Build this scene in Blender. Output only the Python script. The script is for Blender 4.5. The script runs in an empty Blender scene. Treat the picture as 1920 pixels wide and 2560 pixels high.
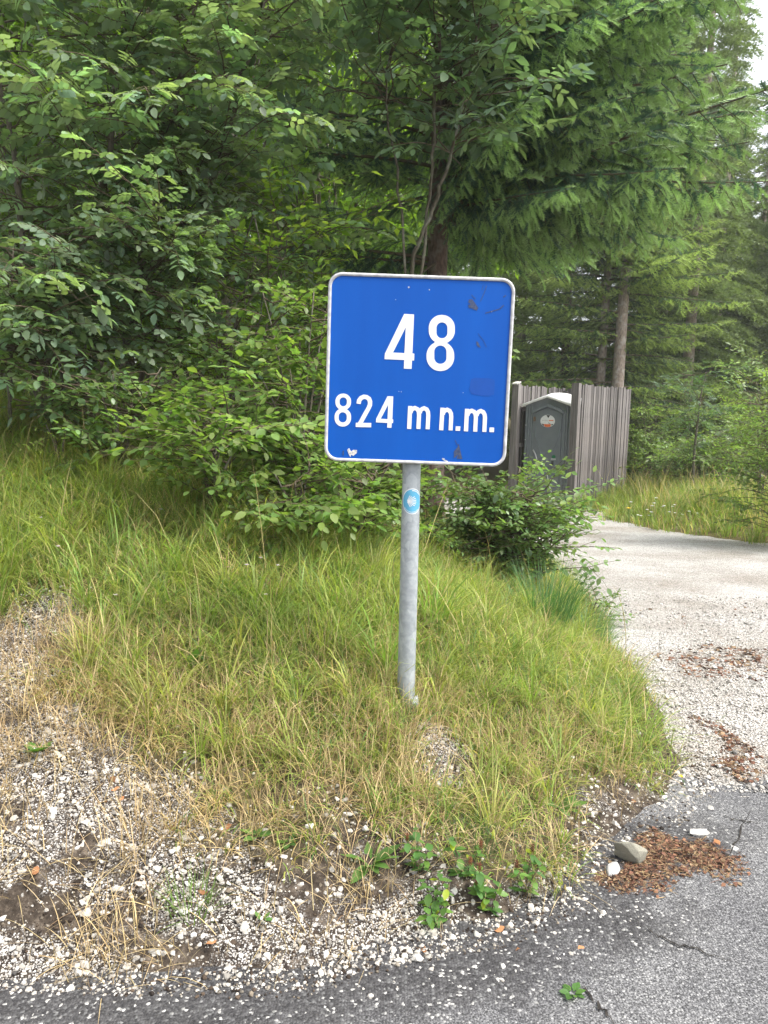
import bpy, math, random
import numpy as np
from mathutils import Matrix, Vector
from mathutils.geometry import tessellate_polygon

random.seed(5)
rng = np.random.default_rng(11)
scene = bpy.context.scene
COL = scene.collection
rad = math.radians

# ------------------------------------------------------------------ camera
F = 1923.0                       # focal length in pixels of the 1920 x 2560 photograph
CAM = Vector((0, 0, 1.3))
RC = Matrix.Rotation(rad(90 - 7.4), 3, 'X') @ Matrix.Rotation(rad(1.2), 3, 'Z')
cam = bpy.data.cameras.new('camera')
cam.sensor_fit = 'VERTICAL'
cam.sensor_height = 24
cam.lens = 24 * F / 2560
cam.clip_start = 0.05
cam.clip_end = 2000
camo = bpy.data.objects.new('camera', cam)
COL.objects.link(camo)
camo.matrix_world = Matrix.Translation(CAM) @ RC.to_4x4()
scene.camera = camo

# ------------------------------------------------------------------ world, sun, exposure
SUN_AZ, SUN_EL = rad(112), rad(56)          # azimuth measured from +Y towards +X
world = bpy.data.worlds.new('World')
scene.world = world
world.use_nodes = True
wn = world.node_tree.nodes
wl = world.node_tree.links
wn.clear()
sky = wn.new('ShaderNodeTexSky')
sky.sky_type = 'NISHITA'
sky.sun_disc = False
sky.sun_elevation = SUN_EL
sky.sun_rotation = SUN_AZ
sky.altitude = 800
sky.air_density = 1.0
sky.dust_density = 6.0
sky.ozone_density = 0.6
hsv = wn.new('ShaderNodeHueSaturation')
hsv.inputs['Saturation'].default_value = 0.22     # bright overcast
bg = wn.new('ShaderNodeBackground')
bg.inputs['Strength'].default_value = 0.15
wo = wn.new('ShaderNodeOutputWorld')
wl.new(sky.outputs[0], hsv.inputs['Color'])
wl.new(hsv.outputs[0], bg.inputs[0])
wl.new(bg.outputs[0], wo.inputs[0])
sun = bpy.data.lights.new('sun', 'SUN')
sun.energy = 1.5
sun.angle = rad(14)
sun.color = (1.0, 0.95, 0.86)
suno = bpy.data.objects.new('sun', sun)
COL.objects.link(suno)
sd = Vector((math.sin(SUN_AZ) * math.cos(SUN_EL), math.cos(SUN_AZ) * math.cos(SUN_EL), math.sin(SUN_EL)))
suno.rotation_euler = sd.to_track_quat('Z', 'Y').to_euler()
suno.location = sd * 60
vs = scene.view_settings
vs.view_transform = 'Standard'
vs.look = 'None'
vs.gamma = 1
vs.exposure = 1.78
scene.render.engine = 'CYCLES'
cy = scene.cycles
cy.max_bounces = 8
cy.diffuse_bounces = 5
cy.transmission_bounces = 6
cy.glossy_bounces = 2
cy.transparent_max_bounces = 4
cy.use_denoising = True
cy.caustics_reflective = False
cy.caustics_refractive = False
cy.sample_clamp_indirect = 6


# ------------------------------------------------------------------ small helpers
def ray(px, py):
    return RC @ Vector(((px - 960) / F, (1280 - py) / F, -1))


def P(px, py, Y):
    d = ray(px, py)
    return CAM + d * (Y / d.y)


def sstep(a, b, x):
    t = np.clip((x - a) / (b - a), 0, 1)
    return t * t * (3 - 2 * t)


def vnoise(x, y, seed=0):
    x = np.asarray(x, float)
    y = np.asarray(y, float)
    xi, yi = np.floor(x), np.floor(y)
    fx, fy = x - xi, y - yi
    fx, fy = fx * fx * (3 - 2 * fx), fy * fy * (3 - 2 * fy)

    def h(a, b):
        v = np.sin(a * 127.1 + b * 311.7 + seed * 74.7) * 43758.5453
        return v - np.floor(v)
    return ((h(xi, yi) * (1 - fx) + h(xi + 1, yi) * fx) * (1 - fy)
            + (h(xi, yi + 1) * (1 - fx) + h(xi + 1, yi + 1) * fx) * fy) * 2 - 1


def fbm(x, y, seed=0, o=3):
    s, a = 0, 1.0
    for k in range(o):
        s = s + a * vnoise(np.asarray(x) * 2 ** k, np.asarray(y) * 2 ** k, seed + k)
        a *= 0.5
    return s / 1.6


def sdist(x, y, poly):
    """signed distance to a closed polygon, positive inside"""
    x = np.asarray(x, float)
    y = np.asarray(y, float)
    best = np.full(x.shape, 1e9)
    inside = np.zeros(x.shape, bool)
    n = len(poly)
    for i in range(n):
        ax, ay = poly[i]
        bx, by = poly[(i + 1) % n]
        dx, dy = bx - ax, by - ay
        t = np.clip(((x - ax) * dx + (y - ay) * dy) / (dx * dx + dy * dy), 0, 1)
        best = np.minimum(best, np.hypot(x - ax - t * dx, y - ay - t * dy))
        if by != ay:
            c = ((ay > y) != (by > y)) & (x < (bx - ax) * (y - ay) / (by - ay) + ax)
            inside ^= c
    return np.where(inside, best, -best)


BANK = [(-60, 1.3), (-4, 1.42), (-0.9, 1.56), (-0.08, 1.67), (0.32, 1.84), (0.50, 1.99), (0.66, 2.18), (0.88, 2.36),
        (1.06, 2.56), (1.2, 2.9), (1.30, 3.3), (1.36, 4.02), (1.43, 4.74), (1.63, 6.3), (1.6, 8.0), (0.9, 10.6),
        (-1, 11.6), (-5, 12.5), (-60, 16)]
MEADOW = [(4.2, 14.0), (3.75, 13.3), (3.6, 12.6), (4.0, 10.9), (4.8, 9.5), (6.2, 7.4), (9, 4.5), (60, 3), (60, 60), (3.0, 60), (3.9, 16.5)]
BACK = [(-60, 17.6), (3.0, 17.6), (4.4, 17.2), (5, 18), (60, 18), (60, 400), (-60, 400)]


def base_h(y):
    return -0.045 * np.clip(np.asarray(y, float) - 3.5, 0, 14.5)


def bank_d(x, y):
    return sdist(x, y, BANK) + 0.045 * fbm(np.asarray(x) * 5, np.asarray(y) * 5, 3)


def H(x, y):
    x = np.asarray(x, float)
    y = np.asarray(y, float)
    d = bank_d(x, y)
    b = 0.4 * np.clip(d, -0.12, 3.2) + 0.10 * np.clip(d - 3.2, 0, 8)
    rough = sstep(0.0, 0.4, d)
    b = b + rough * (0.035 * fbm(x * 2.3, y * 2.3, 9) + 0.02 * np.abs(fbm(x * 7, y * 7, 21)))
    m = np.clip(sdist(x, y, MEADOW) + 0.2 * fbm(x * 2, y * 2, 5), -0.3, 1.6) * 0.14
    f = np.clip(sdist(x, y, BACK), -0.3, 2) * 0.1
    hill = 0.16 * np.clip(y - 27, 0, 30)
    z = np.maximum(np.maximum(b, m), f)
    return base_h(y) + np.where(z < -0.04, -0.04, z) + hill


def Hs(x, y):
    return float(H(np.array([x]), np.array([y]))[0])


def G(px, py):
    """the ground point seen at a photograph pixel"""
    d = ray(px, py)
    t0 = 1.2
    t = np.arange(t0, 40, 0.02)
    x, y, z = CAM.x + d.x * t, CAM.y + d.y * t, CAM.z + d.z * t
    g = np.maximum(H(x, y), np.where(y < 18, base_h(y), -9))
    hit = np.nonzero(z < g)[0]
    i = hit[0] if len(hit) else len(t) - 1
    return Vector((x[i], y[i], g[i]))


def mesh_np(name, V, Fc, mats, midx=None, col=None, smooth=True):
    """V (n,3); Fc (m,k) array of faces of equal size, or a list of such arrays"""
    me = bpy.data.meshes.new(name)
    V = np.ascontiguousarray(V, dtype=np.float32)
    if not isinstance(Fc, list):
        Fc = [Fc]
    Fc = [np.asarray(f, dtype=np.int32) for f in Fc if len(f)]
    me.vertices.add(len(V))
    me.vertices.foreach_set('co', V.ravel())
    loops = np.concatenate([f.ravel() for f in Fc])
    sizes = np.concatenate([np.full(len(f), f.shape[1], np.int32) for f in Fc])
    starts = np.concatenate([[0], np.cumsum(sizes)[:-1]]).astype(np.int32)
    me.loops.add(len(loops))
    me.loops.foreach_set('vertex_index', loops)
    me.polygons.add(len(sizes))
    me.polygons.foreach_set('loop_start', starts)
    me.polygons.foreach_set('use_smooth', np.full(len(sizes), smooth, bool))
    if midx is not None:
        me.polygons.foreach_set('material_index', np.asarray(midx, np.int32))
    for m in (mats if isinstance(mats, (list, tuple)) else [mats]):
        me.materials.append(m)
    if col is not None:
        a = me.attributes.new('Col', 'FLOAT_COLOR', 'POINT')
        c = np.ones((len(V), 4), np.float32)
        c[:, :3] = col
        a.data.foreach_set('color', c.ravel())
    me.update(calc_edges=True)
    return me


def obj(name, me, parent=None, loc=(0, 0, 0), kind=None):
    o = bpy.data.objects.new(name, me)
    COL.objects.link(o)
    o.location = loc
    if parent is not None:
        o.parent = parent
    if kind:
        o['kind'] = kind
    return o


def tag(o, label, cat, group=None):
    o['label'] = label
    o['category'] = cat
    if group:
        o['group'] = group
    return o


def thing(name, label, cat, loc=(0, 0, 0), group=None, rotz=0.0):
    o = bpy.data.objects.new(name, None)
    COL.objects.link(o)
    o.empty_display_size = 0.1
    o.location = loc
    o.rotation_euler = (0, 0, rotz)
    return tag(o, label, cat, group)


class MB:
    """collects vertices and faces of mixed size"""
    def __init__(s):
        s.v, s.f, s.m, s.c, s.n = [], {}, {}, [], 0

    def add(s, V, Fc, m=0, col=None):
        V = np.asarray(V, float).reshape(-1, 3)
        Fc = np.asarray(Fc, int)
        k = Fc.shape[1]
        s.v.append(V)
        s.f.setdefault(k, []).append(Fc + s.n)
        s.m.setdefault(k, []).append(np.full(len(Fc), m))
        c = np.ones((len(V), 3))
        if col is not None:
            c[:] = col
        s.c.append(c)
        s.n += len(V)
        return s

    def box(s, c, d, R=None, m=0):
        x, y, z = d[0] / 2, d[1] / 2, d[2] / 2
        V = np.array([[-x, -y, -z], [x, -y, -z], [x, y, -z], [-x, y, -z], [-x, -y, z], [x, -y, z], [x, y, z], [-x, y, z]])
        if R is not None:
            V = V @ np.array(R).T
        return s.add(V + np.array(c), [[0, 3, 2, 1], [4, 5, 6, 7], [0, 1, 5, 4], [1, 2, 6, 5], [2, 3, 7, 6], [3, 0, 4, 7]], m)

    def tube(s, pts, r, n=6, m=0, col=None, cap=True):
        pts = np.asarray(pts, float)
        r = np.broadcast_to(np.asarray(r, float), (len(pts),))
        t = np.gradient(pts, axis=0)
        t /= np.linalg.norm(t, axis=1)[:, None] + 1e-9
        ref = np.array([0.3, 1, 0.1]) if abs(t[0, 2]) > 0.8 else np.array([0, 0, 1.0])
        a = np.cross(t, ref)
        a /= np.linalg.norm(a, axis=1)[:, None] + 1e-9
        b = np.cross(t, a)
        th = np.arange(n) * 2 * math.pi / n
        V = pts[:, None] + r[:, None, None] * (np.cos(th)[None, :, None] * a[:, None] + np.sin(th)[None, :, None] * b[:, None])
        k = len(pts)
        i, j = np.meshgrid(np.arange(k - 1), np.arange(n), indexing='ij')
        f = np.stack([i * n + j, i * n + (j + 1) % n, (i + 1) * n + (j + 1) % n, (i + 1) * n + j], -1).reshape(-1, 4)
        n0 = s.n
        s.add(V.reshape(-1, 3), f, m, col)
        if cap and n > 2:
            s.f.setdefault(n, []).append(np.array([np.arange(n)[::-1] + n0, np.arange(n) + n0 + (k - 1) * n]))
            s.m.setdefault(n, []).append(np.full(2, m))
        return s

    def build(s, name, mats, smooth=True, colors=False):
        ks = sorted(s.f)
        return mesh_np(name, np.concatenate(s.v), [np.concatenate(s.f[k]) for k in ks], mats,
                       np.concatenate([np.concatenate(s.m[k]) for k in ks]),
                       np.concatenate(s.c) if colors else None, smooth)


def norm(v):
    return v / (np.linalg.norm(v, axis=-1, keepdims=True) + 1e-9)


def frames(d, up):
    """rotation matrices whose x axis is d and whose z axis leans to up"""
    x = norm(np.asarray(d, float))
    y = norm(np.cross(up, x))
    z = np.cross(x, y)
    return np.stack([x, y, z], -1)


def scatter(mb, tv, tf, M, pos, scale, m=0, col=None):
    """copies of a template: tv (k,3), tf (f,3|4), M (n,3,3), pos (n,3), scale (n,) or (n,3), col (n,3) or (n,k,3)"""
    n, k = len(pos), len(tv)
    sc = np.asarray(scale, float)
    if sc.ndim == 1:
        sc = sc[:, None]
    sc = np.broadcast_to(sc, (n, 3))
    V = np.einsum('nij,nkj->nki', M, tv[None] * sc[:, None]) + pos[:, None]
    f = (tf[None] + (np.arange(n) * k)[:, None, None]).reshape(-1, tf.shape[1])
    c = None
    if col is not None:
        col = np.asarray(col)
        c = (np.repeat(col[:, None], k, 1) if col.ndim == 2 else col).reshape(-1, 3)
    mb.add(V.reshape(-1, 3), f, m, c)


def rdir(n):
    return norm(rng.normal(size=(n, 3)))


# ------------------------------------------------------------------ materials
def nodes(name):
    m = bpy.data.materials.new(name)
    m.use_nodes = True
    nt = m.node_tree
    p = nt.nodes['Principled BSDF']
    return m, nt, p, nt.nodes['Material Output']


def N(nt, t, **kw):
    n = nt.nodes.new(t)
    for k, v in kw.items():
        if hasattr(n, k):
            setattr(n, k, v)
        else:
            n.inputs[k.replace('_', ' ')].default_value = v
    return n


def ramp(nt, fac, stops, interp='LINEAR'):
    r = nt.nodes.new('ShaderNodeValToRGB')
    r.color_ramp.interpolation = interp
    e = r.color_ramp.elements
    while len(e) < len(stops):
        e.new(0.5)
    for i, (p, c) in enumerate(stops):
        e[i].position = p
        e[i].color = (*c, 1) if len(c) == 3 else c
    nt.links.new(fac, r.inputs[0])
    return r.outputs[0]


def mix(nt, fac, a, b, mode='MIX'):
    n = nt.nodes.new('ShaderNodeMix')
    n.data_type = 'RGBA'
    n.blend_type = mode
    for s, v in ((n.inputs[0], fac), (n.inputs[6], a), (n.inputs[7], b)):
        if hasattr(v, 'is_output'):
            nt.links.new(v, s)
        elif isinstance(v, (int, float)):
            s.default_value = v
        else:
            s.default_value = (*v, 1)
    return n.outputs[2]


def tex(nt, kind, scale, coord='Object', detail=4, rough=0.55, **kw):
    tc = nt.nodes.new('ShaderNodeTexCoord')
    n = nt.nodes.new({'noise': 'ShaderNodeTexNoise', 'voronoi': 'ShaderNodeTexVoronoi', 'wave': 'ShaderNodeTexWave'}[kind])
    src = tc.outputs[coord]
    if isinstance(scale, (tuple, list)):
        mp = nt.nodes.new('ShaderNodeMapping')
        mp.inputs['Scale'].default_value = scale
        nt.links.new(src, mp.inputs[0])
        src = mp.outputs[0]
        n.inputs['Scale'].default_value = 1
    else:
        n.inputs['Scale'].default_value = scale
    if kind == 'voronoi':
        n.inputs['Detail'].default_value = 0
    elif 'Detail' in n.inputs:
        n.inputs['Detail'].default_value = detail
        n.inputs['Roughness'].default_value = rough
    for k, v in kw.items():
        setattr(n, k, v)
    nt.links.new(src, n.inputs['Vector'])
    return n


def cellv(nt, v):
    """one random value per voronoi cell"""
    sp = nt.nodes.new('ShaderNodeSeparateColor')
    nt.links.new(v.outputs['Color'], sp.inputs[0])
    return sp.outputs[0]


def bump(nt, p, h, strength=0.5, dist=0.01):
    b = nt.nodes.new('ShaderNodeBump')
    b.inputs['Strength'].default_value = strength
    b.inputs['Distance'].default_value = dist
    nt.links.new(h, b.inputs['Height'])
    nt.links.new(b.outputs[0], p.inputs['Normal'])


def leaf_mat(name, col, trans=0.4, rough=0.45, spec=0.3, tcol=None, vary=0.35):
    """leaf: gloss above, light let through; vertex colour and object random give the variety"""
    m, nt, p, out = nodes(name)
    at = N(nt, 'ShaderNodeAttribute', attribute_name='Col')
    oi = nt.nodes.new('ShaderNodeObjectInfo')
    c = mix(nt, 1.0, at.outputs['Color'], col, 'MULTIPLY')
    hs = nt.nodes.new('ShaderNodeHueSaturation')
    mr = N(nt, 'ShaderNodeMapRange')
    mr.inputs[3].default_value = 1 - vary
    mr.inputs[4].default_value = 1 + vary
    nt.links.new(oi.outputs['Random'], mr.inputs[0])
    nt.links.new(mr.outputs[0], hs.inputs['Value'])
    nt.links.new(c, hs.inputs['Color'])
    nt.links.new(hs.outputs[0], p.inputs['Base Color'])
    p.inputs['Roughness'].default_value = rough
    p.inputs['Specular IOR Level'].default_value = spec
    tr = nt.nodes.new('ShaderNodeBsdfTranslucent')
    tc = mix(nt, 1.0, hs.outputs[0], tcol or (1.9, 2.1, 0.9), 'MULTIPLY')
    nt.links.new(tc, tr.inputs[0])
    ms = nt.nodes.new('ShaderNodeMixShader')
    ms.inputs[0].default_value = trans
    nt.links.new(p.outputs[0], ms.inputs[1])
    nt.links.new(tr.outputs[0], ms.inputs[2])
    nt.links.new(ms.outputs[0], out.inputs[0])
    return m


def plain(name, a, b, scale=20, rough=0.8, spec=0.3, bmp=0.0, bd=0.004, metal=0.0, attr=False):
    m, nt, p, out = nodes(name)
    n = tex(nt, 'noise', scale)
    c = ramp(nt, n.outputs[0], [(0.3, a), (0.7, b)])
    if attr:
        at = N(nt, 'ShaderNodeAttribute', attribute_name='Col')
        c = mix(nt, 1.0, c, at.outputs['Color'], 'MULTIPLY')
    nt.links.new(c, p.inputs['Base Color'])
    p.inputs['Roughness'].default_value = rough
    p.inputs['Specular IOR Level'].default_value = spec
    p.inputs['Metallic'].default_value = metal
    if bmp:
        bump(nt, p, n.outputs[0], bmp, bd)
    return m


M = {}
M['ash'] = leaf_mat('ash_leaf', (0.150, 0.215, 0.132), 0.44, 0.52, 0.5)
M['bright'] = leaf_mat('bright_leaf', (0.135, 0.21, 0.042), 0.55, 0.5, 0.3)
M['round'] = leaf_mat('round_leaf', (0.130, 0.205, 0.062), 0.42, 0.45, 0.35)
M['dark'] = leaf_mat('dark_leaf', (0.115, 0.188, 0.072), 0.38, 0.42, 0.5)
M['elder'] = leaf_mat('elder_leaf', (0.125, 0.190, 0.118), 0.38, 0.5, 0.45)
M['blue'] = leaf_mat('sapling_leaf', (0.09, 0.15, 0.085), 0.35, 0.5, 0.3)
M['yellow'] = leaf_mat('yellow_green_leaf', (0.15, 0.21, 0.045), 0.45, 0.5, 0.3)
M['far'] = leaf_mat('far_leaf', (0.13, 0.205, 0.045), 0.5, 0.55, 0.25)
M['needle'] = leaf_mat('spruce_needle', (0.120, 0.185, 0.108), 0.22, 0.55, 0.3, (1.5, 1.7, 0.95), vary=0.2)
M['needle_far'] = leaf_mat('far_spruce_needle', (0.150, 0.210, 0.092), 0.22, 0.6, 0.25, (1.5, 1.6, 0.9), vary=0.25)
M['grass'] = leaf_mat('grass_blade', (1, 1, 1), 0.35, 0.5, 0.3, vary=0)
M['straw'] = leaf_mat('straw', (1, 1, 1), 0.2, 0.6, 0.2, (1.2, 1.1, 0.9), vary=0)
M['herb'] = leaf_mat('herb_leaf', (0.085, 0.165, 0.04), 0.35, 0.45, 0.35, vary=0.2)
M['deadleaf'] = leaf_mat('dead_leaf', (0.24, 0.115, 0.055), 0.15, 0.7, 0.15, (1.2, 1.0, 0.8), vary=0.35)
M['litter'] = leaf_mat('litter', (1, 1, 1), 0.1, 0.8, 0.1, (1.2, 1.0, 0.8), vary=0)


def bark(name, a, b, c, sc):
    m, nt, p, out = nodes(name)
    n1 = tex(nt, 'noise', (sc, sc, sc * 0.3), detail=6)
    n2 = tex(nt, 'noise', sc * 0.18, detail=3)
    col = ramp(nt, n1.outputs[0], [(0.3, a), (0.62, b)])
    col = mix(nt, ramp(nt, n2.outputs[0], [(0.5, (0, 0, 0)), (0.62, (0.7, 0.7, 0.7))]), col, c)
    nt.links.new(col, p.inputs['Base Color'])
    p.inputs['Roughness'].default_value = 0.9
    bump(nt, p, n1.outputs[0], 0.8, 0.012)
    return m


M['bark'] = bark('grey_brown_bark', (0.05, 0.042, 0.03), (0.13, 0.11, 0.08), (0.17, 0.17, 0.13), 60)
M['twig'] = plain('twig', (0.06, 0.045, 0.03), (0.13, 0.10, 0.065), 40, 0.85)
M['spruce_bark'] = bark('spruce_bark', (0.13, 0.10, 0.08), (0.30, 0.24, 0.20), (0.36, 0.33, 0.30), 40)
M['redbark'] = bark('young_spruce_bark', (0.05, 0.03, 0.025), (0.15, 0.10, 0.08), (0.19, 0.16, 0.13), 50)
M['split'] = plain('split_wood', (0.45, 0.27, 0.12), (0.6, 0.4, 0.2), 60, 0.8)


def ground_mat():
    m, nt, p, out = nodes('bank_soil')
    at = N(nt, 'ShaderNodeAttribute', attribute_name='Col')   # r: white gravel, g: litter under plants
    sep = nt.nodes.new('ShaderNodeSeparateColor')
    nt.links.new(at.outputs['Color'], sep.inputs[0])
    n = tex(nt, 'noise', 28, detail=8, rough=0.7)
    soil = ramp(nt, n.outputs[0], [(0.34, (0.018, 0.014, 0.011)), (0.52, (0.055, 0.043, 0.033)), (0.70, (0.17, 0.14, 0.11))])
    lit = ramp(nt, n.outputs[0], [(0.3, (0.05, 0.045, 0.018)), (0.7, (0.17, 0.14, 0.06))])
    v = tex(nt, 'voronoi', 190)
    v2 = tex(nt, 'voronoi', 210)
    cell = ramp(nt, cellv(nt, v), [(0.05, (0.10, 0.085, 0.075)), (0.4, (0.34, 0.315, 0.29)), (1.0, (0.60, 0.58, 0.56))])
    gap = ramp(nt, v.outputs['Distance'], [(0.38, (1, 1, 1)), (0.62, (0, 0, 0))])
    n2 = tex(nt, 'noise', 9, detail=4)
    gm = nt.nodes.new('ShaderNodeMath')
    gm.operation = 'MULTIPLY_ADD'
    nt.links.new(n2.outputs[0], gm.inputs[0])
    gm.inputs[1].default_value = 1.9
    sub = nt.nodes.new('ShaderNodeMath')
    sub.operation = 'SUBTRACT'
    nt.links.new(sep.outputs[0], sub.inputs[0])
    sub.inputs[1].default_value = 1.15
    nt.links.new(sub.outputs[0], gm.inputs[2])
    gmask = ramp(nt, gm.outputs[0], [(0.25, (0, 0, 0)), (0.6, (1, 1, 1))])
    c = mix(nt, sep.outputs[1], soil, lit)
    g1 = mix(nt, 1.0, gmask, gap, 'MULTIPLY')
    c = mix(nt, g1, c, cell)
    nt.links.new(c, p.inputs['Base Color'])
    p.inputs['Roughness'].default_value = 0.95
    p.inputs['Specular IOR Level'].default_value = 0.15
    ad = nt.nodes.new('ShaderNodeMath')
    ad.operation = 'ADD'
    nt.links.new(n.outputs[0], ad.inputs[0])
    nt.links.new(g1, ad.inputs[1])
    bump(nt, p, ad.outputs[0], 0.9, 0.012)
    return m


def lot_mat():
    m, nt, p, out = nodes('white_gravel')
    v = tex(nt, 'voronoi', 95)
    v2 = tex(nt, 'voronoi', 150)
    n = tex(nt, 'noise', 1.1, detail=5)
    n2 = tex(nt, 'noise', 14, detail=6)
    cell = ramp(nt, cellv(nt, v), [(0.05, (0.21, 0.20, 0.19)), (0.4, (0.45, 0.435, 0.415)), (1.0, (0.66, 0.65, 0.63))])
    cell2 = ramp(nt, cellv(nt, v2), [(0.05, (0.15, 0.142, 0.135)), (0.6, (0.45, 0.435, 0.42)), (1.0, (0.62, 0.605, 0.59))])
    gap = ramp(nt, v.outputs['Distance'], [(0.3, (0, 0, 0)), (0.6, (1, 1, 1))])
    c = mix(nt, gap, cell, cell2)
    dirt = ramp(nt, n.outputs[0], [(0.38, (1, 1, 1)), (0.66, (0.66, 0.62, 0.57))])
    c = mix(nt, 1.0, c, dirt, 'MULTIPLY')
    c = mix(nt, ramp(nt, n2.outputs[0], [(0.6, (0, 0, 0)), (0.72, (0.55, 0.55, 0.55))]), c, (0.20, 0.15, 0.11))
    nt.links.new(c, p.inputs['Base Color'])
    p.inputs['Roughness'].default_value = 0.95
    p.inputs['Specular IOR Level'].default_value = 0.2
    inv = nt.nodes.new('ShaderNodeMath')
    inv.operation = 'SUBTRACT'
    inv.inputs[0].default_value = 1.0
    nt.links.new(v.outputs['Distance'], inv.inputs[1])
    bump(nt, p, inv.outputs[0], 1.0, 0.012)
    return m


def asphalt_mat():
    m, nt, p, out = nodes('old_asphalt')
    at = N(nt, 'ShaderNodeAttribute', attribute_name='Col')   # r: dark damp dirt near the edge
    v = tex(nt, 'voronoi', 150)
    v2 = tex(nt, 'voronoi', 330)
    n = tex(nt, 'noise', 2.2, detail=6)
    cell = ramp(nt, cellv(nt, v), [(0.15, (0.055, 0.055, 0.058)), (0.55, (0.125, 0.125, 0.13)), (0.8, (0.20, 0.20, 0.205)), (1.0, (0.34, 0.34, 0.335))])
    cell2 = ramp(nt, cellv(nt, v2), [(0.15, (0.04, 0.04, 0.042)), (0.7, (0.135, 0.135, 0.14)), (1.0, (0.26, 0.26, 0.26))])
    c = mix(nt, ramp(nt, v.outputs['Distance'], [(0.25, (0, 0, 0)), (0.55, (1, 1, 1))]), cell, cell2)
    c = mix(nt, 1.0, c, ramp(nt, n.outputs[0], [(0.32, (0.68, 0.68, 0.70)), (0.7, (1.15, 1.14, 1.12))]), 'MULTIPLY')
    n3 = tex(nt, 'noise', 11, detail=7)
    ad = nt.nodes.new('ShaderNodeMath')
    ad.operation = 'MULTIPLY_ADD'
    nt.links.new(n3.outputs[0], ad.inputs[0])
    ad.inputs[1].default_value = 0.9
    sub = nt.nodes.new('ShaderNodeMath')
    sub.operation = 'SUBTRACT'
    nt.links.new(at.outputs['Color'], sub.inputs[0])
    sub.inputs[1].default_value = 0.45
    nt.links.new(sub.outputs[0], ad.inputs[2])
    dm = ramp(nt, ad.outputs[0], [(0.2, (0, 0, 0)), (0.75, (0.85, 0.85, 0.85))])
    sp = ramp(nt, cellv(nt, v), [(0.2, (0.022, 0.021, 0.022)), (0.8, (0.055, 0.053, 0.054)), (0.93, (0.10, 0.10, 0.10)), (0.97, (0.40, 0.39, 0.37))])
    c = mix(nt, dm, c, sp)
    nt.links.new(c, p.inputs['Base Color'])
    p.inputs['Roughness'].default_value = 0.85
    p.inputs['Specular IOR Level'].default_value = 0.3
    inv = nt.nodes.new('ShaderNodeMath')
    inv.operation = 'SUBTRACT'
    inv.inputs[0].default_value = 1.0
    nt.links.new(v.outputs['Distance'], inv.inputs[1])
    bump(nt, p, inv.outputs[0], 0.8, 0.004)
    return m


M['soil'] = ground_mat()
M['lot'] = lot_mat()
M['asphalt'] = asphalt_mat()
M['crack'] = plain('crack_filling', (0.012, 0.011, 0.010), (0.05, 0.045, 0.04), 80, 0.95, 0.1)
M['stone'] = plain('limestone', (0.38, 0.365, 0.34), (0.60, 0.58, 0.55), 60, 0.9, 0.2, 0.5, 0.004, attr=True)
M['greyrock'] = plain('grey_rock', (0.17, 0.165, 0.13), (0.30, 0.285, 0.235), 35, 0.9, 0.2, 0.6, 0.006)
M['litrock'] = plain('pale_grey_rock', (0.30, 0.29, 0.28), (0.55, 0.54, 0.52), 35, 0.9, 0.2, 0.6, 0.006)


def sign_blue():
    m, nt, p, out = nodes('blue_sign_sheeting')
    n = tex(nt, 'noise', (9, 9, 1.4), detail=6)
    c = ramp(nt, n.outputs[0], [(0.3, (0.0003, 0.062, 0.32)), (0.7, (0.001, 0.076, 0.37))])
    nt.links.new(c, p.inputs['Base Color'])
    p.inputs['Roughness'].default_value = 0.5
    p.inputs['Specular IOR Level'].default_value = 0.18
    return m


def zinc():
    m, nt, p, out = nodes('galvanised_steel')
    v = tex(nt, 'voronoi', (38, 38, 26))
    n = tex(nt, 'noise', 55, detail=3)
    c = ramp(nt, n.outputs[0], [(0.35, (0.25, 0.275, 0.29)), (0.66, (0.33, 0.355, 0.37))])
    sp = ramp(nt, cellv(nt, v), [(0.72, (0, 0, 0)), (0.95, (0.45, 0.45, 0.45))])
    c = mix(nt, sp, c, (0.46, 0.49, 0.50))
    nt.links.new(c, p.inputs['Base Color'])
    p.inputs['Metallic'].default_value = 0.35
    p.inputs['Roughness'].default_value = 0.55
    bump(nt, p, n.outputs[0], 0.08, 0.002)
    return m


M['blue'+'sign'] = sign_blue()
M['zinc'] = zinc()
M['rim'] = plain('worn_white_rim', (0.30, 0.30, 0.31), (0.54, 0.54, 0.54), 45, 0.5, 0.4)
M['aluminium'] = plain('aluminium_edge', (0.4, 0.4, 0.41), (0.55, 0.55, 0.56), 30, 0.4, 0.5, metal=0.6)
M['glyph'] = plain('white_sheeting', (0.60, 0.61, 0.60), (0.68, 0.69, 0.68), 25, 0.45, 0.35)
M['scuff'] = plain('scuffed_paint', (0.012, 0.03, 0.10), (0.07, 0.085, 0.13), 160, 0.6)
M['bare'] = plain('bare_metal_chip', (0.25, 0.24, 0.24), (0.75, 0.74, 0.72), 190, 0.5)
M['patch'] = plain('darker_blue_patch', (0.0003, 0.052, 0.28), (0.0005, 0.058, 0.31), 40, 0.5)
M['sticker'] = plain('pale_blue_sticker', (0.07, 0.28, 0.44), (0.10, 0.34, 0.50), 30, 0.35, 0.4)
M['white'] = plain('white_print', (0.58, 0.60, 0.61), (0.66, 0.67, 0.67), 30, 0.4)
M['plastic'] = plain('grey_plastic', (0.135, 0.155, 0.172), (0.16, 0.18, 0.196), 6, 0.45, 0.45)
M['plastic_dark'] = plain('dark_grey_plastic', (0.115, 0.132, 0.148), (0.135, 0.153, 0.168), 6, 0.45, 0.45)
M['roof'] = plain('white_plastic_roof', (0.62, 0.63, 0.63), (0.74, 0.74, 0.73), 8, 0.45, 0.4)
M['black'] = plain('black_print', (0.012, 0.012, 0.013), (0.02, 0.02, 0.02), 20, 0.5)
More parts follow.
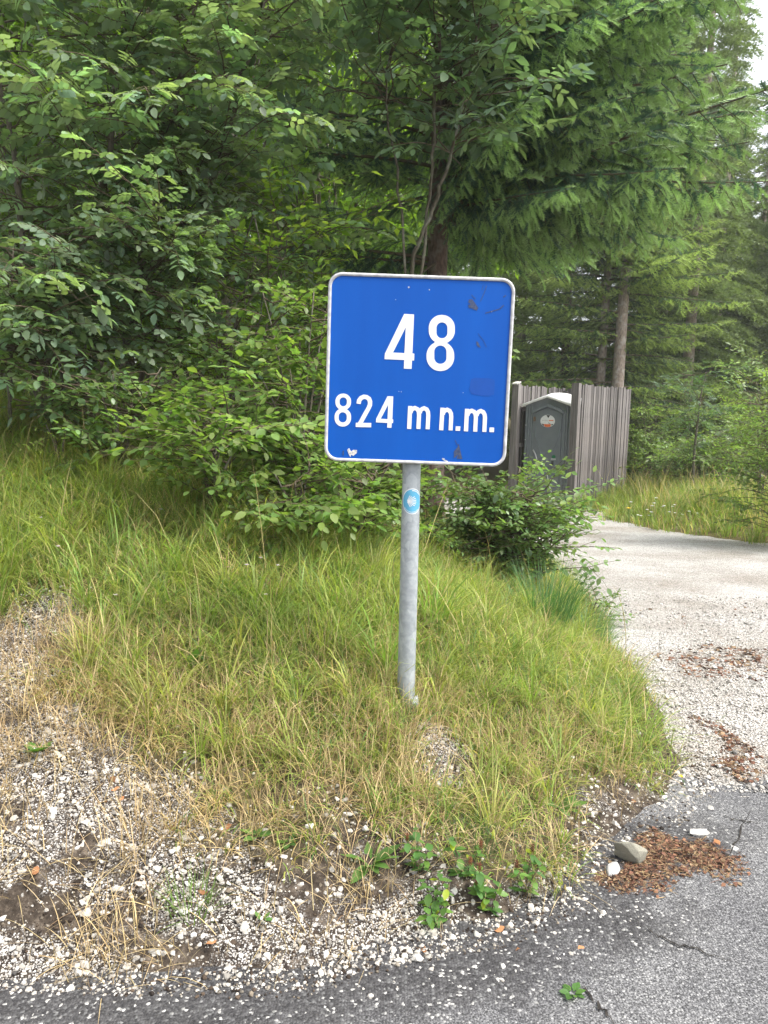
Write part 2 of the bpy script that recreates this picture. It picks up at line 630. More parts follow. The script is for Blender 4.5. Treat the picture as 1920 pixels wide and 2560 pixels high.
M['orange'] = plain('orange_print', (0.60, 0.12, 0.03), (0.7, 0.17, 0.05), 20, 0.5)
M['green'] = plain('green_print', (0.005, 0.10, 0.04), (0.01, 0.16, 0.06), 20, 0.4)
M['rust'] = plain('rusty_hinge', (0.12, 0.08, 0.05), (0.22, 0.16, 0.11), 60, 0.8)


def wood():
    m, nt, p, out = nodes('weathered_boards')
    oi = nt.nodes.new('ShaderNodeObjectInfo')
    n = tex(nt, 'noise', (45, 45, 1.6), detail=7, rough=0.65)
    n2 = tex(nt, 'noise', (3, 3, 0.7), detail=3)
    c = ramp(nt, n.outputs[0], [(0.3, (0.050, 0.045, 0.043)), (0.55, (0.135, 0.124, 0.120)), (0.8, (0.25, 0.237, 0.23))])
    c = mix(nt, ramp(nt, n2.outputs[0], [(0.45, (0, 0, 0)), (0.7, (0.6, 0.6, 0.6))]), c, (0.16, 0.125, 0.105))
    hs = nt.nodes.new('ShaderNodeHueSaturation')
    mr = N(nt, 'ShaderNodeMapRange')
    mr.inputs[3].default_value = 0.65
    mr.inputs[4].default_value = 1.35
    nt.links.new(oi.outputs['Random'], mr.inputs[0])
    nt.links.new(mr.outputs[0], hs.inputs['Value'])
    nt.links.new(c, hs.inputs['Color'])
    nt.links.new(hs.outputs[0], p.inputs['Base Color'])
    p.inputs['Roughness'].default_value = 0.9
    p.inputs['Specular IOR Level'].default_value = 0.2
    bump(nt, p, n.outputs[0], 0.5, 0.006)
    return m


M['wood'] = wood()

# ------------------------------------------------------------------ ground, road, gravel lot
def axis(pieces):
    out = []
    for a, b, s in pieces:
        out.append(np.arange(a, b - 1e-6, s))
    return np.concatenate(out + [np.array([pieces[-1][1]])])


def grid(xs, ys, zf):
    X, Y = np.meshgrid(xs, ys, indexing='ij')
    Z = zf(X.ravel(), Y.ravel())
    V = np.stack([X.ravel(), Y.ravel(), Z], -1)
    a, b = len(xs), len(ys)
    i, j = np.meshgrid(np.arange(a - 1), np.arange(b - 1), indexing='ij')
    f = np.stack([i * b + j, (i + 1) * b + j, (i + 1) * b + j + 1, i * b + j + 1], -1).reshape(-1, 4)
    return V, f


HOLE = (0.205, 2.36)         # bare stony hollow beside the foot of the post


def hole_d(x, y):
    return np.hypot((x - HOLE[0] - 0.01) / 0.11, (y - HOLE[1] - 0.02) / 0.13)


def grass_edge(x):
    """how far up the bank the grass begins"""
    return np.interp(x, [-2.2, -1.2, -0.75, -0.45, -0.05, 0.4, 0.9, 1.1], [0.95, 0.86, 0.62, 0.38, 0.22, 0.15, 0.07, 0.0])


def gravel_mask(x, y):
    """how stony the bank is, 0..1"""
    d = bank_d(x, y)
    n = fbm(x * 2.6, y * 2.6, 31)
    th = grass_edge(x)
    left = sstep(th + 0.22, th - 0.12, d + 0.16 * n) * sstep(0.5, 0.05, x)
    strip = 0.55 * sstep(0.30, 0.10, d + 0.10 * n) * sstep(2.75, 2.45, y)
    hole = sstep(1.25, 0.9, hole_d(x, y))
    pocket = sstep(0.32, 0.12, np.hypot(x + 1.28, (y - 2.65) * 0.8)) 
    return np.clip(np.maximum.reduce([left, strip * 0.9, hole, pocket]), 0, 1) * (d > -0.08)


def grass_mask(x, y):
    d = bank_d(x, y)
    n = fbm(x * 2.6, y * 2.6, 31)
    n2 = fbm(x * 6, y * 6, 77)
    th = np.where(y > 2.55, np.minimum(grass_edge(x), np.where(x > 0.6, 0.0, 9)), grass_edge(x))
    g = sstep(th - 0.06, th + 0.24, d + np.where(x > 0.9, 0.02, 0.20) * n + 0.08 * n2)
    g = np.clip(g, 0, 1)
    g = g * sstep(0.7, 1.2, hole_d(x, y))
    g = g * sstep(0.12, 0.32, np.hypot(x + 1.28, (y - 2.65) * 0.8))
    return g


xs = axis([(-160, -30, 10), (-30, -6, 1.0), (-6, -1.9, 0.16), (-1.9, 1.9, 0.03), (1.9, 8, 0.16), (8, 30, 1.0), (30, 160, 10)])
ys = axis([(-60, -10, 10), (-10, 1.2, 0.7), (1.2, 4.2, 0.03), (4.2, 20, 0.16), (20, 60, 2.0), (60, 300, 12)])
V, f = grid(xs, ys, lambda x, y: H(x, y))
gcol = np.zeros((len(V), 3))
gcol[:, 0] = gravel_mask(V[:, 0], V[:, 1]) * (0.35 + 0.65 * sstep(-0.42, 0.05, fbm(V[:, 0] * 4.6, V[:, 1] * 5.6, 58)))
gcol[:, 1] = np.clip(grass_mask(V[:, 0], V[:, 1]) + sstep(3.5, 4.5, V[:, 1]), 0, 1)
fine = (np.abs(V[:, 0]) < 2.5) & (V[:, 1] < 4.3)
V[:, 2] += np.where(fine, 0.010 * fbm(V[:, 0] * 16, V[:, 1] * 16, 41) * sstep(0.03, 0.15, bank_d(V[:, 0], V[:, 1])), 0)
obj('ground', mesh_np('ground', V, f, M['soil'], col=gcol), kind='structure')


def road_h(x, y):
    return 0.006 + 0.004 * fbm(x * 3, y * 3, 8)


xs = axis([(-60, -3, 1.5), (-3, 3, 0.05), (3, 60, 1.5)])
ys = axis([(-7, 1, 0.4), (1, 2.95, 0.05)])
V, f = grid(xs, ys, road_h)
cx, cy_ = V[f].mean(1)[:, 0], V[f].mean(1)[:, 1]
lim = 2.66 + 0.10 * (cx - 1.2) + 0.07 * fbm(cx * 3, cy_ * 0 + 1, 15) + 0.04 * fbm(cx * 11, cx * 0, 16)
f = f[cy_ < lim]
rc = np.zeros((len(V), 3))
dd = bank_d(V[:, 0], V[:, 1])
rc[:] = (sstep(-0.42, -0.05, dd + 0.12 * fbm(V[:, 0] * 4, V[:, 1] * 4, 19)) * sstep(2.5, 2.2, V[:, 1]))[:, None]
road = obj('road', mesh_np('road', V, f, M['asphalt'], col=rc), kind='structure')
xs = axis([(-8, 0.6, 0.3), (0.6, 5, 0.06), (5, 14, 0.3)])
ys = axis([(2.4, 6, 0.06), (6, 17.6, 0.16)])
V, f = grid(xs, ys, lambda x, y: base_h(y) - 0.003 + 0.010 * fbm(x * 1.7, y * 1.7, 4) + 0.004 * fbm(x * 14, y * 14, 6) + 0.02 * sstep(2.7, 3.4, y))
lot = obj('gravel_lot', mesh_np('gravel_lot', V, f, M['lot']), kind='structure')


def crack(pix, w):
    pts = [G(*q) for q in pix]
    out = []
    for a, b in zip(pts[:-1], pts[1:]):
        for k in range(7):
            q = a.lerp(b, k / 7)
            out.append((q.x + random.uniform(-1, 1) * 0.006, q.y + random.uniform(-1, 1) * 0.008))
    out = np.array(out)
    t = norm(np.gradient(out, axis=0))
    nrm = np.stack([-t[:, 1], t[:, 0]], -1)
    ww = w * (0.35 + rng.random(len(out))) * np.sin(np.linspace(0.15, 3.0, len(out)))
    L, R_ = out + nrm * ww[:, None], out - nrm * ww[:, None]
    z = lambda a: np.column_stack([a, road_h(a[:, 0], a[:, 1]) + 0.004])
    V = np.concatenate([z(L), z(R_)])
    n = len(out)
    f = np.array([[i, i + 1, n + i + 1, n + i] for i in range(n - 1)])
    obj('crack', mesh_np('crack', V, f, M['crack']), road)


crack([(1575, 2310), (1640, 2355), (1700, 2375), (1760, 2390), (1860, 2425)], 0.0028)
crack([(1800, 2045), (1845, 2062), (1919, 2072)], 0.004)
crack([(1455, 2480), (1500, 2530), (1560, 2600)], 0.004)
crack([(1880, 2030), (1840, 2110), (1800, 2190)], 0.003)

# ------------------------------------------------------------------ stones
def ico(sub):
    import bmesh
    bm = bmesh.new()
    bmesh.ops.create_icosphere(bm, subdivisions=sub, radius=1)
    v = np.array([x.co[:] for x in bm.verts])
    f = np.array([[q.index for q in p.verts] for p in bm.faces])
    bm.free()
    return v, f


I1v, I1f = ico(1)
I2v, I2f = ico(2)
I3v, I3f = ico(3)


def stone_tmpl(v, seed, cut=3):
    r = np.random.default_rng(seed)
    v = v * (1 + 0.18 * r.normal(size=(len(v), 1)).clip(-1.2, 1.2))
    for k in range(cut):
        n = norm(r.normal(size=3))
        h = 0.38 + 0.32 * r.random()
        dd_ = v @ n - h
        v = v - np.where(dd_ > 0, dd_, 0)[:, None] * n * 0.92
    return v * np.array([1, 0.8, 0.62]) * (0.9 + 0.2 * r.random(3))


def rotz_frames(n):
    a = rng.random(n) * 2 * math.pi
    d = np.stack([np.cos(a), np.sin(a), rng.normal(size=n) * 0.25], -1)
    return frames(d, np.array([0, 0, 1.0]) + rng.normal(size=(n, 3)) * 0.25)


def in_view(x, y, m=0.45):
    return np.abs(x) < 0.53 * y + m


mb = MB()
n = 105000
x = rng.uniform(-1.6, 1.5, n)
y = rng.uniform(1.55, 3.1, n)
clump = sstep(-0.42, 0.02, fbm(x * 4.6, y * 5.6, 58)) * 0.84 + 0.16
keep = rng.random(n) < gravel_mask(x, y) ** 1.2 * clump * 0.55 + 0.006 * (bank_d(x, y) > 0) + 0.008 * (bank_d(x, y) > -0.2)
keep &= in_view(x, y)
x, y = x[keep], y[keep]
s = np.exp(rng.normal(math.log(0.0034), 0.56, len(x))).clip(0.0018, 0.014)
z = np.maximum(H(x, y), 0.006) + s * 0.08
cols = np.clip(np.array([1, 0.965, 0.915]) * rng.normal(0.80, 0.23, (len(x), 1)), 0.14, 1.1)
tm = [stone_tmpl(I1v, k) for k in range(6)]
which = rng.integers(0, 6, len(x))
for k in range(6):
    q = which == k
    scatter(mb, tm[k], I1f, rotz_frames(q.sum()), np.stack([x, y, z], -1)[q], s[q], 0, cols[q])
# soil crumbs and dusty grit between the stones
n = 60000
x = rng.uniform(-1.6, 1.4, n)
y = rng.uniform(1.55, 3.0, n)
keep = (bank_d(x, y) > -0.10) & in_view(x, y) & (rng.random(n) < 0.42 * np.maximum(gravel_mask(x, y), 1 - grass_mask(x, y)))
x, y = x[keep], y[keep]
s = np.exp(rng.normal(math.log(0.0030), 0.45, len(x))).clip(0.0015, 0.010)
z = np.maximum(H(x, y), 0.006) + s * 0.1
pal = np.array([[0.06, 0.045, 0.035], [0.14, 0.105, 0.08], [0.30, 0.26, 0.21], [0.48, 0.44, 0.38], [0.05, 0.04, 0.035]])
cols = pal[rng.integers(0, 5, len(x))] * rng.uniform(0.7, 1.3, (len(x), 1))
which = rng.integers(0, 6, len(x))
for k in range(6):
    q = which == k
    scatter(mb, tm[k], I1f, rotz_frames(q.sum()), np.stack([x, y, z], -1)[q], s[q], 0, cols[q])
# loose gravel on the near part of the lot
n = 26000
x = rng.uniform(0.9, 3.4, n)
y = 2.55 + rng.random(n) ** 1.5 * 3.4
keep = (bank_d(x, y) < 0.05) & in_view(x, y) & (rng.random(n) < 0.45 + 0.4 * fbm(x * 2, y * 2, 61))
x, y = x[keep], y[keep]
s = np.exp(rng.normal(math.log(0.0048), 0.45, len(x))).clip(0.002, 0.016)
z = base_h(y) + 0.01 * fbm(x * 1.7, y * 1.7, 4) + 0.02 * sstep(2.7, 3.4, y) + s * 0.2
cols = np.clip(np.array([1, 0.98, 0.96]) * rng.normal(0.78, 0.2, (len(x), 1)), 0.25, 1.1)
which = rng.integers(0, 6, len(x))
for k in range(6):
    q = which == k
    scatter(mb, tm[k], I1f, rotz_frames(q.sum()), np.stack([x, y, z], -1)[q], s[q], 0, cols[q])
g = obj('gravel', mb.build('gravel', M['stone'], smooth=False, colors=True), kind='stuff')
tag(g, 'loose white limestone gravel spilling down the eroded bank', 'gravel')


def stone_mesh(seed, mat, sub=2, col=(1, 1, 1), cut=5):
    v, f_ = (I2v, I2f) if sub == 2 else (I3v, I3f)
    r = np.random.default_rng(seed)
    sm = r.normal(size=(5, 3))
    v = v * (1 + 0.10 * np.sin(v @ sm.T * 1.7).sum(1, keepdims=True) * 0.5)
    v = stone_tmpl(v / (1 + 0 * v), seed + 100, cut) if sub == 2 else v
    return mesh_np('stone', v, f_, mat, col=np.ones((len(v), 3)) * col, smooth=False)


smesh = [stone_mesh(k, M['stone'], 2, (c, c * 0.985, c * 0.96)) for k, c in enumerate([0.9, 0.8, 1.0, 0.62, 0.85, 0.9, 0.5, 0.95])]
cnt = 0
while cnt < 130:
    px, py = random.uniform(-40, 1500), random.uniform(1780, 2440)
    q = G(px, py)
    if random.random() > float(gravel_mask(np.array([q.x]), np.array([q.y]))[0]) * 1.1:
        continue
    o = obj('limestone_pebble', random.choice(smesh))
    sz = random.uniform(0.006, 0.012) if random.random() < 0.9 else random.uniform(0.013, 0.020)
    o.location = (q.x, q.y, q.z + sz * 0.25)
    o.scale = (sz, sz, sz)
    o.rotation_euler = (random.uniform(-.4, .4), random.uniform(-.4, .4), random.uniform(0, 6.28))
    tag(o, 'pale limestone pebble lying in the gravel of the eroded bank', 'pebble', 'limestone pebbles on the bank')
    cnt += 1


def rock(name, label, px, py, size, mat, seed, rot, sub=2):
    q = G(px, py)
    o = obj(name, stone_mesh(seed, mat, 2, cut=6))
    me = o.data
    o.location = (q.x, q.y, q.z + size[2] * 0.42)
    o.scale = size
    o.rotation_euler = rot
    b = o.modifiers.new('bevel', 'BEVEL')
    b.width = 0.05
    b.segments = 2
    tag(o, label, 'rock')
    return o


rock('rock', 'smooth grey-green rock half sunk beside the brown leaf litter', 1578, 2160, (0.062, 0.048, 0.072), M['greyrock'], 12, (0.15, 0.55, -0.4))
rock('rock', 'jagged pale grey rock at the foot of the smooth grey-green rock', 1530, 2192, (0.030, 0.026, 0.036), M['litrock'], 15, (0.1, -0.3, 0.8))
rock('rock', 'rounded beige rock on the upper rim of the brown leaf litter', 1748, 2090, (0.032, 0.026, 0.030), M['stone'], 18, (0.0, 0.1, 0.2))
rock('rock', 'beige stone at the asphalt edge beneath the last grass tuft', 1734, 2030, (0.017, 0.014, 0.012), M['stone'], 19, (0.2, 0.1, 0.9))
rock('rock', 'pale stone on the asphalt just beyond the grass corner', 1776, 2028, (0.019, 0.015, 0.014), M['stone'], 22, (0.0, 0.2, 1.9))
rock('rock', 'dark-sided white stone at the outer tip of the brown leaf litter', 1835, 2128, (0.021, 0.015, 0.012), M['litrock'], 25, (0.1, 0.1, 0.1))
rock('rock', 'white stone alone on dark soil below the self-heal plants', 1463, 2258, (0.014, 0.012, 0.011), M['stone'], 27, (0, 0, 0.4))

# ------------------------------------------------------------------ plant templates
def leaf_tmpl(w=0.30, fold=0.06, droop=0.10, wmax=0.42):
    v = np.array([[0, 0, 0],
                  [wmax * .55, w * .78, fold], [wmax * .55, 0, 0], [wmax * .55, -w * .78, fold],
                  [wmax * 1.25, w, fold * .7 - droop * .3], [wmax * 1.25, 0, -droop * .3], [wmax * 1.25, -w, fold * .7 - droop * .3],
                  [.82, w * .52, -droop * .7], [.82, 0, -droop * .75], [.82, -w * .52, -droop * .7],
                  [1, 0, -droop]])
    f = np.array([[0, 2, 1], [0, 3, 2], [1, 2, 5], [1, 5, 4], [2, 3, 6], [2, 6, 5], [4, 5, 8], [4, 8, 7], [5, 6, 9], [5, 9, 8], [7, 8, 10], [8, 9, 10]])
    return v, f


LV, LF = leaf_tmpl()
SV = np.array([[0, 0, 0], [.45, .25, .05], [.45, -.25, .05], [1, 0, -.08], [.5, 0, -.01]])       # small leaf, 4 faces
SF = np.array([[0, 4, 1], [0, 2, 4], [1, 4, 3], [4, 2, 3]])


def curve_pts(p0, d0, L, n, droop=0.0, wander=0.0, r=random):
    pts = [np.array(p0, float)]
    d = np.array(d0, float)
    d /= np.linalg.norm(d)
    for k in range(n):
        d = d + np.array([0, 0, -droop / n]) + np.array([r.gauss(0, 1) for _ in range(3)]) * wander / n
        d /= np.linalg.norm(d)
        pts.append(pts[-1] + d * L / n)
    return np.array(pts)


def at(pts, t):
    k = t * (len(pts) - 1)
    i = min(int(k), len(pts) - 2)
    p = pts[i] + (pts[i + 1] - pts[i]) * (k - i)
    d = pts[i + 1] - pts[i]
    return p, d / np.linalg.norm(d)


def spray_pinnate(L, nleaf, llen, leaflets, lsize, lw, mat, seed, detail=True):
    """a branch of pinnate leaves growing along +x"""
    r = random.Random(seed)
    mb = MB()
    pts = curve_pts((0, 0, 0), (1, 0, 0.10), L, 8, 0.25, 0.5, r)
    mb.tube(pts, np.linspace(0.005, 0.0015, 9), 4, 1, cap=False)
    D, U, Pp, S, C = [], [], [], [], []
    for k in range(nleaf):
        t = 0.15 + 0.85 * k / (nleaf - 1)
        p, d = at(pts, t)
        for side in ((-1, 1) if k < nleaf - 1 else (0,)):
            yv = np.cross([0, 0, 1], d)
            ld = d * r.uniform(0.5, 1.0) + yv * side * r.uniform(0.7, 1.1) + np.array([0, 0, r.uniform(-0.25, 0.35)])
            rp = curve_pts(p, ld, llen * r.uniform(0.75, 1.15), 5, r.uniform(0.1, 0.55), 0.15, r)
            mb.tube(rp, np.linspace(0.0014, 0.0006, 6), 3, 1, cap=False)
            up = np.array([r.uniform(-.45, .45), r.uniform(-.45, .45), 1])
            cc = r.uniform(0.8, 1.2)
            tone = np.array([cc * r.uniform(0.9, 1.15), cc, cc * r.uniform(0.8, 1.15)])
            for j in range(leaflets):
                tt = 0.38 + 0.62 * j / (leaflets - 0.5)
                q, e = at(rp, min(tt, 0.99))
                ys_ = np.cross(up, e)
                ss = (-1, 1) if j < leaflets - 1 else (0,)
                for sgn in ss:
                    D.append(e * (0.45 if sgn else 1) + ys_ * sgn * 0.9 + np.array([0, 0, r.uniform(-.25, .05)]))
                    U.append(up + np.array([r.uniform(-.3, .3) for _ in range(3)]))
                    Pp.append(q)
                    S.append(lsize * r.uniform(0.8, 1.15) * (0.75 if j == 0 else 1))
                    C.append(tone * r.uniform(0.88, 1.12))
    tv = (LV if detail else SV) * np.array([1, lw / 0.30, 1])
    scatter(mb, tv, LF if detail else SF, frames(np.array(D), np.array(U)), np.array(Pp), np.array(S), 0, np.array(C))
    return mb.build('branch', [mat, M['twig']], colors=True)


def spray_simple(L, twigs, nleaf, lsize, lw, mat, seed, detail=True, droop=0.2, opp=True):
    """a branching twig with simple leaves, growing along +x"""
    r = random.Random(seed)
    mb = MB()
    main = curve_pts((0, 0, 0), (1, 0, 0.1), L, 7, droop, 0.5, r)
    mb.tube(main, np.linspace(0.0045, 0.001, 8), 4, 1, cap=False)
    axes = [main]
    for k in range(twigs):
        p, d = at(main, r.uniform(0.15, 0.85))
        s = r.choice((-1, 1))
        dd_ = d * 0.7 + np.cross([0, 0, 1], d) * s * r.uniform(0.5, 1) + np.array([0, 0, r.uniform(-0.4, 0.6)])
        tw = curve_pts(p, dd_, L * r.uniform(0.3, 0.55), 5, droop, 0.4, r)
        mb.tube(tw, np.linspace(0.0022, 0.0008, 6), 3, 1, cap=False)
        axes.append(tw)
    D, U, Pp, S, C = [], [], [], [], []
    for ax in axes:
        m_ = nleaf if ax is main else max(3, int(nleaf * 0.6))
        for k in range(m_):
            p, d = at(ax, 0.12 + 0.87 * k / (m_ - 1))
            for side in (((-1, 1) if opp else (r.choice((-1, 1)),)) if k < m_ - 1 else (0,)):
                cc = r.uniform(0.75, 1.25)
                D.append(d * 0.6 + np.cross([0, 0, 1], d) * side * r.uniform(0.6, 1.1) + np.array([0, 0, r.uniform(-.55, .3)]))
                U.append(np.array([r.uniform(-.5, .5), r.uniform(-.5, .5), 1]))
                Pp.append(p)
                S.append(lsize * r.uniform(0.6, 1.15))
                C.append([cc * r.uniform(0.9, 1.2), cc, cc * r.uniform(0.75, 1.1)])
    tv = (LV if detail else SV) * np.array([1, lw / 0.30, 1])
    scatter(mb, tv, LF if detail else SF, frames(np.array(D), np.array(U)), np.array(Pp), np.array(S), 0, np.array(C))
    return mb.build('branch', [mat, M['twig']], colors=True)


SP = {
    'ash': [spray_pinnate(0.55, 5, 0.19, 4, 0.062, 0.27, M['ash'], k) for k in range(5)],
    'rose': [spray_pinnate(0.45, 5, 0.125, 4, 0.046, 0.32, M['ash'], 20 + k) for k in range(4)],
    'round': [spray_simple(0.42, 3, 6, 0.068, 0.29, M['round'], 40 + k) for k in range(5)],
    'dark': [spray_simple(0.40, 3, 6, 0.057, 0.28, M['dark'], 60 + k) for k in range(4)],
    'elder': [spray_pinnate(0.40, 3, 0.19, 3, 0.105, 0.22, M['elder'], 80 + k) for k in range(4)],
    'bright': [spray_simple(0.75, 4, 8, 0.075, 0.27, M['bright'], 100 + k, False) for k in range(5)],
    'yellow': [spray_simple(0.45, 3, 6, 0.05, 0.22, M['yellow'], 120 + k) for k in range(3)],
    'blue': [spray_pinnate(0.5, 4, 0.24, 5, 0.085, 0.16, M['blue'], 140 + k, False) for k in range(3)],
    'farround': [spray_simple(0.6, 4, 7, 0.085, 0.25, M['round'], 160 + k, False) for k in range(3)],
}


def put_branch(parent, mesh, p, d, scale=1.0, roll=0.0, name='branch'):
    """p is relative to the parent's origin"""
    o = obj(name, mesh, parent)
    d = np.array(d, float)
    up = np.array([0.0, 0, 1]) + rng.normal(size=3) * 0.15
    R = frames(d[None], up[None])[0]
    o.matrix_local = Matrix.Translation(Vector(p)) @ Matrix(R.tolist()).to_4x4() @ Matrix.Rotation(roll, 4, 'X') @ Matrix.Scale(scale, 4)
    return o


def stem_curve(pix, Y0, Y1=None, sub=5):
    """a stem through photograph pixels, its depth going from Y0 at the foot to Y1"""
    Y1 = Y0 if Y1 is None else Y1
    n = len(pix)
    pts = [P(a, b, Y0 + (Y1 - Y0) * i / max(1, n - 1)) for i, (a, b) in enumerate(pix)]
    pts[0].z = min(pts[0].z, Hs(pts[0].x, pts[0].y) - 0.05)
    out = []
    for a, b in zip(pts[:-1], pts[1:]):
        for k in range(sub):
            out.append(np.array(a.lerp(b, k / sub)) + rng.normal(size=3) * 0.008)
    out.append(np.array(pts[-1]))
    return np.array(out)


def stemmed(name, label, cat, stems, kind, nspray, t0=0.15, scale=(0.8, 1.2), group=None, toward=0.35, mat='bark', spread=0.25, up=0.3):
    """stems: list of (points, r0, r1). sprays leave the stems on side twigs"""
    base = stems[0][0][0]
    t = thing(name, label, cat, base, group)
    for k, (pts, r0, r1) in enumerate(stems):
        mb = MB()
        mb.tube(pts - base, np.linspace(r0, r1, len(pts)), 7)
        obj('trunk' if cat == 'tree' else 'stem', mb.build('stem', M[mat]), t)
    tw = MB()
    for k in range(nspray):
        pts = random.choice(stems)[0]
        p, d = at(pts, t0 + (1 - t0) * random.random())
        a = random.random() * 2 * math.pi
        out = np.array([math.cos(a), math.sin(a) - toward, random.uniform(-0.1, 0.7) * up * 2])
        L = abs(random.gauss(0, spread))
        end = p + norm(out) * L + np.array([0, 0, 0.1 * L])
        if L > 0.04:
            tw.tube(np.array([p, (p + end) / 2 + rng.normal(size=3) * 0.02, end]) - base, [0.006, 0.0045, 0.003], 4, cap=False)
        put_branch(t, random.choice(SP[kind]), end - base, out + np.array([0, 0, random.uniform(-.3, .3)]), random.uniform(*scale), random.uniform(-.5, .5))
    if tw.n:
        obj('twigs', tw.build('twigs', M['twig']), t, kind='stuff')
    return t


def bush(name, label, px, py, height, radius, kind, n, nst=6, scale=(0.7, 1.1), group=None, loc=None, lean=(0, 0)):
    q = loc if loc is not None else G(px, py)
    base = np.array([q[0], q[1], Hs(q[0], q[1]) - 0.02])
    stems = []
    for k in range(nst):
        a = 2 * math.pi * k / nst + random.uniform(-.4, .4)
        rr = radius * random.uniform(0.2, 0.75)
        top = base + np.array([math.cos(a) * rr + lean[0], math.sin(a) * rr + lean[1], height * random.uniform(0.55, 0.95)])
        mid = (base + top) / 2 + np.array([0, 0, height * 0.1]) - np.array([math.cos(a), math.sin(a), 0]) * rr * 0.2
        tt = np.linspace(0, 1, 7)[:, None]
        stems.append(((1 - tt) ** 2 * base + 2 * tt * (1 - tt) * mid + tt ** 2 * top, 0.009, 0.003))
    return stemmed(name, label, 'shrub', stems, kind, n, 0.12, scale, group, 0.25, spread=radius * 0.28, up=0.3)


# ------------------------------------------------------------------ spruces
def shoot_tmpl(nn, wid, nl, seed, fan=1.0):
    """unit shoot along +x, clothed in needles"""
    r = np.random.default_rng(seed)
    v, f = [], []
    for k in range(nn):
        t = 0.03 + 0.97 * k / nn
        a = k * 2.4 + r.uniform(-.3, .3)
        rd = np.array([0.0, math.cos(a), abs(math.sin(a)) * 0.8 * fan + math.sin(a) * 0.25])
        rd /= np.linalg.norm(rd)
        tip = np.array([t, 0, 0]) + (rd * 0.95 + np.array([0.42, 0, 0])) * nl * r.uniform(0.8, 1.15)
        sd_ = np.cross(rd, [1, 0, 0]) * wid * 0.5 + np.array([wid * 0.4, 0, 0])
        b = np.array([t, 0, 0])
        n0 = len(v)
        v += [b - sd_, b + sd_, tip]
        f.append([n0, n0 + 1, n0 + 2])
    return np.array(v), np.array(f)


SH_HI = shoot_tmpl(36, 0.046, 0.25, 1)
SH_LO = shoot_tmpl(16, 0.06, 0.25, 2)


def bough(L, seed, step, tmpl, mat, hang=0.6, sl=0.085, tip=1.0, dens=1.0):
    """a spruce bough along +x with hanging branchlets; pale new growth at the shoot ends"""
    r = random.Random(seed)
    mb = MB()
    n = 12
    pts = curve_pts((0, 0, 0), (1, 0, -0.05), L, n, 0.30, 0.25, r)
    pts[:, 2] += 0.10 * L * np.linspace(0, 1, n + 1) ** 2.5
    mb.tube(pts, np.linspace(0.017, 0.003, n + 1) * L / 2, 5, 1, cap=False)
    D, Pp, S, C = [], [], [], []

    def shoots_along(ax, ln, new):
        k = max(1, int(round(ln / sl)))
        for i in range(k):
            p, d = at(ax, min(0.999, i / k))
            D.append(d)
            Pp.append(p)
            S.append(ln / k * 1.15)
            last = i == k - 1
            g = r.uniform(0.8, 1.15)
            if last and r.random() < new:
                C.append(np.array([1.95, 1.85, 1.25]) * g * tip)
            else:
                C.append(np.array([0.55, 0.66, 0.78]) * g)
    shoots_along(pts, L * 0.98, 1)
    t = 0.10
    while t < 0.985:
        p, d = at(pts, t)
        for s in (-1, 1):
            if r.random() > dens:
                continue
            ln = (0.10 + 0.26 * L * (1 - t) ** 0.8 * min(1, t * 5)) * r.uniform(0.7, 1.2)
            y_ = np.cross([0, 0, 1], d)
            dd_ = d * r.uniform(0.35, 0.8) + y_ * s * r.uniform(0.5, 1.0) + np.array([0, 0, -hang * r.uniform(0.0, 0.9)])
            tw = curve_pts(p, dd_, ln, 5, hang * r.uniform(0.8, 1.8) * min(1, ln * 4), 0.25, r)
            mb.tube(tw[[0, 2, 5]], [0.003, 0.002, 0.001], 3, 1, cap=False)
            shoots_along(tw, ln, 0.95)
            u = 0.22
            while u < 0.95:
                q, e = at(tw, u)
                for s2 in (-1, 1):
                    if r.random() < 0.75:
                        l2 = ln * (1 - u) * 0.45 + 0.05
                        y2 = np.cross([0, 0, 1], e)
                        y2 = y2 / (np.linalg.norm(y2) + 1e-6)
                        d2 = e * 0.75 + y2 * s2 * 0.75 + np.array([0, 0, -hang * 0.3])
                        t2 = curve_pts(q, d2, l2, 3, hang * 0.6, 0.2, r)
                        shoots_along(t2, l2, 0.85)
                u += sl * 0.75 / ln + 0.02
        t += step / L
    D = np.array(D)
    scatter(mb, tmpl[0], tmpl[1], frames(D, np.array([0, 0, 1.0]) + rng.normal(size=D.shape) * 0.3), np.array(Pp), np.array(S), 0, np.array(C))
    return mb.build('branch', [mat, M['twig']], smooth=False, colors=True)


BH = [bough(2.0, 300 + k, 0.10, SH_HI, M['needle'], hang=hg, sl=0.085, tip=1.1, dens=dn) for k, (hg, dn) in enumerate([(0.85, 1), (0.45, 0.85), (1.05, 0.9), (0.6, 0.75), (0.3, 0.9)])]
BL = [bough(2.0, 320 + k, 0.14, SH_LO, M['needle_far'], hang=0.5, sl=0.13, tip=0.95) for k in range(4)]


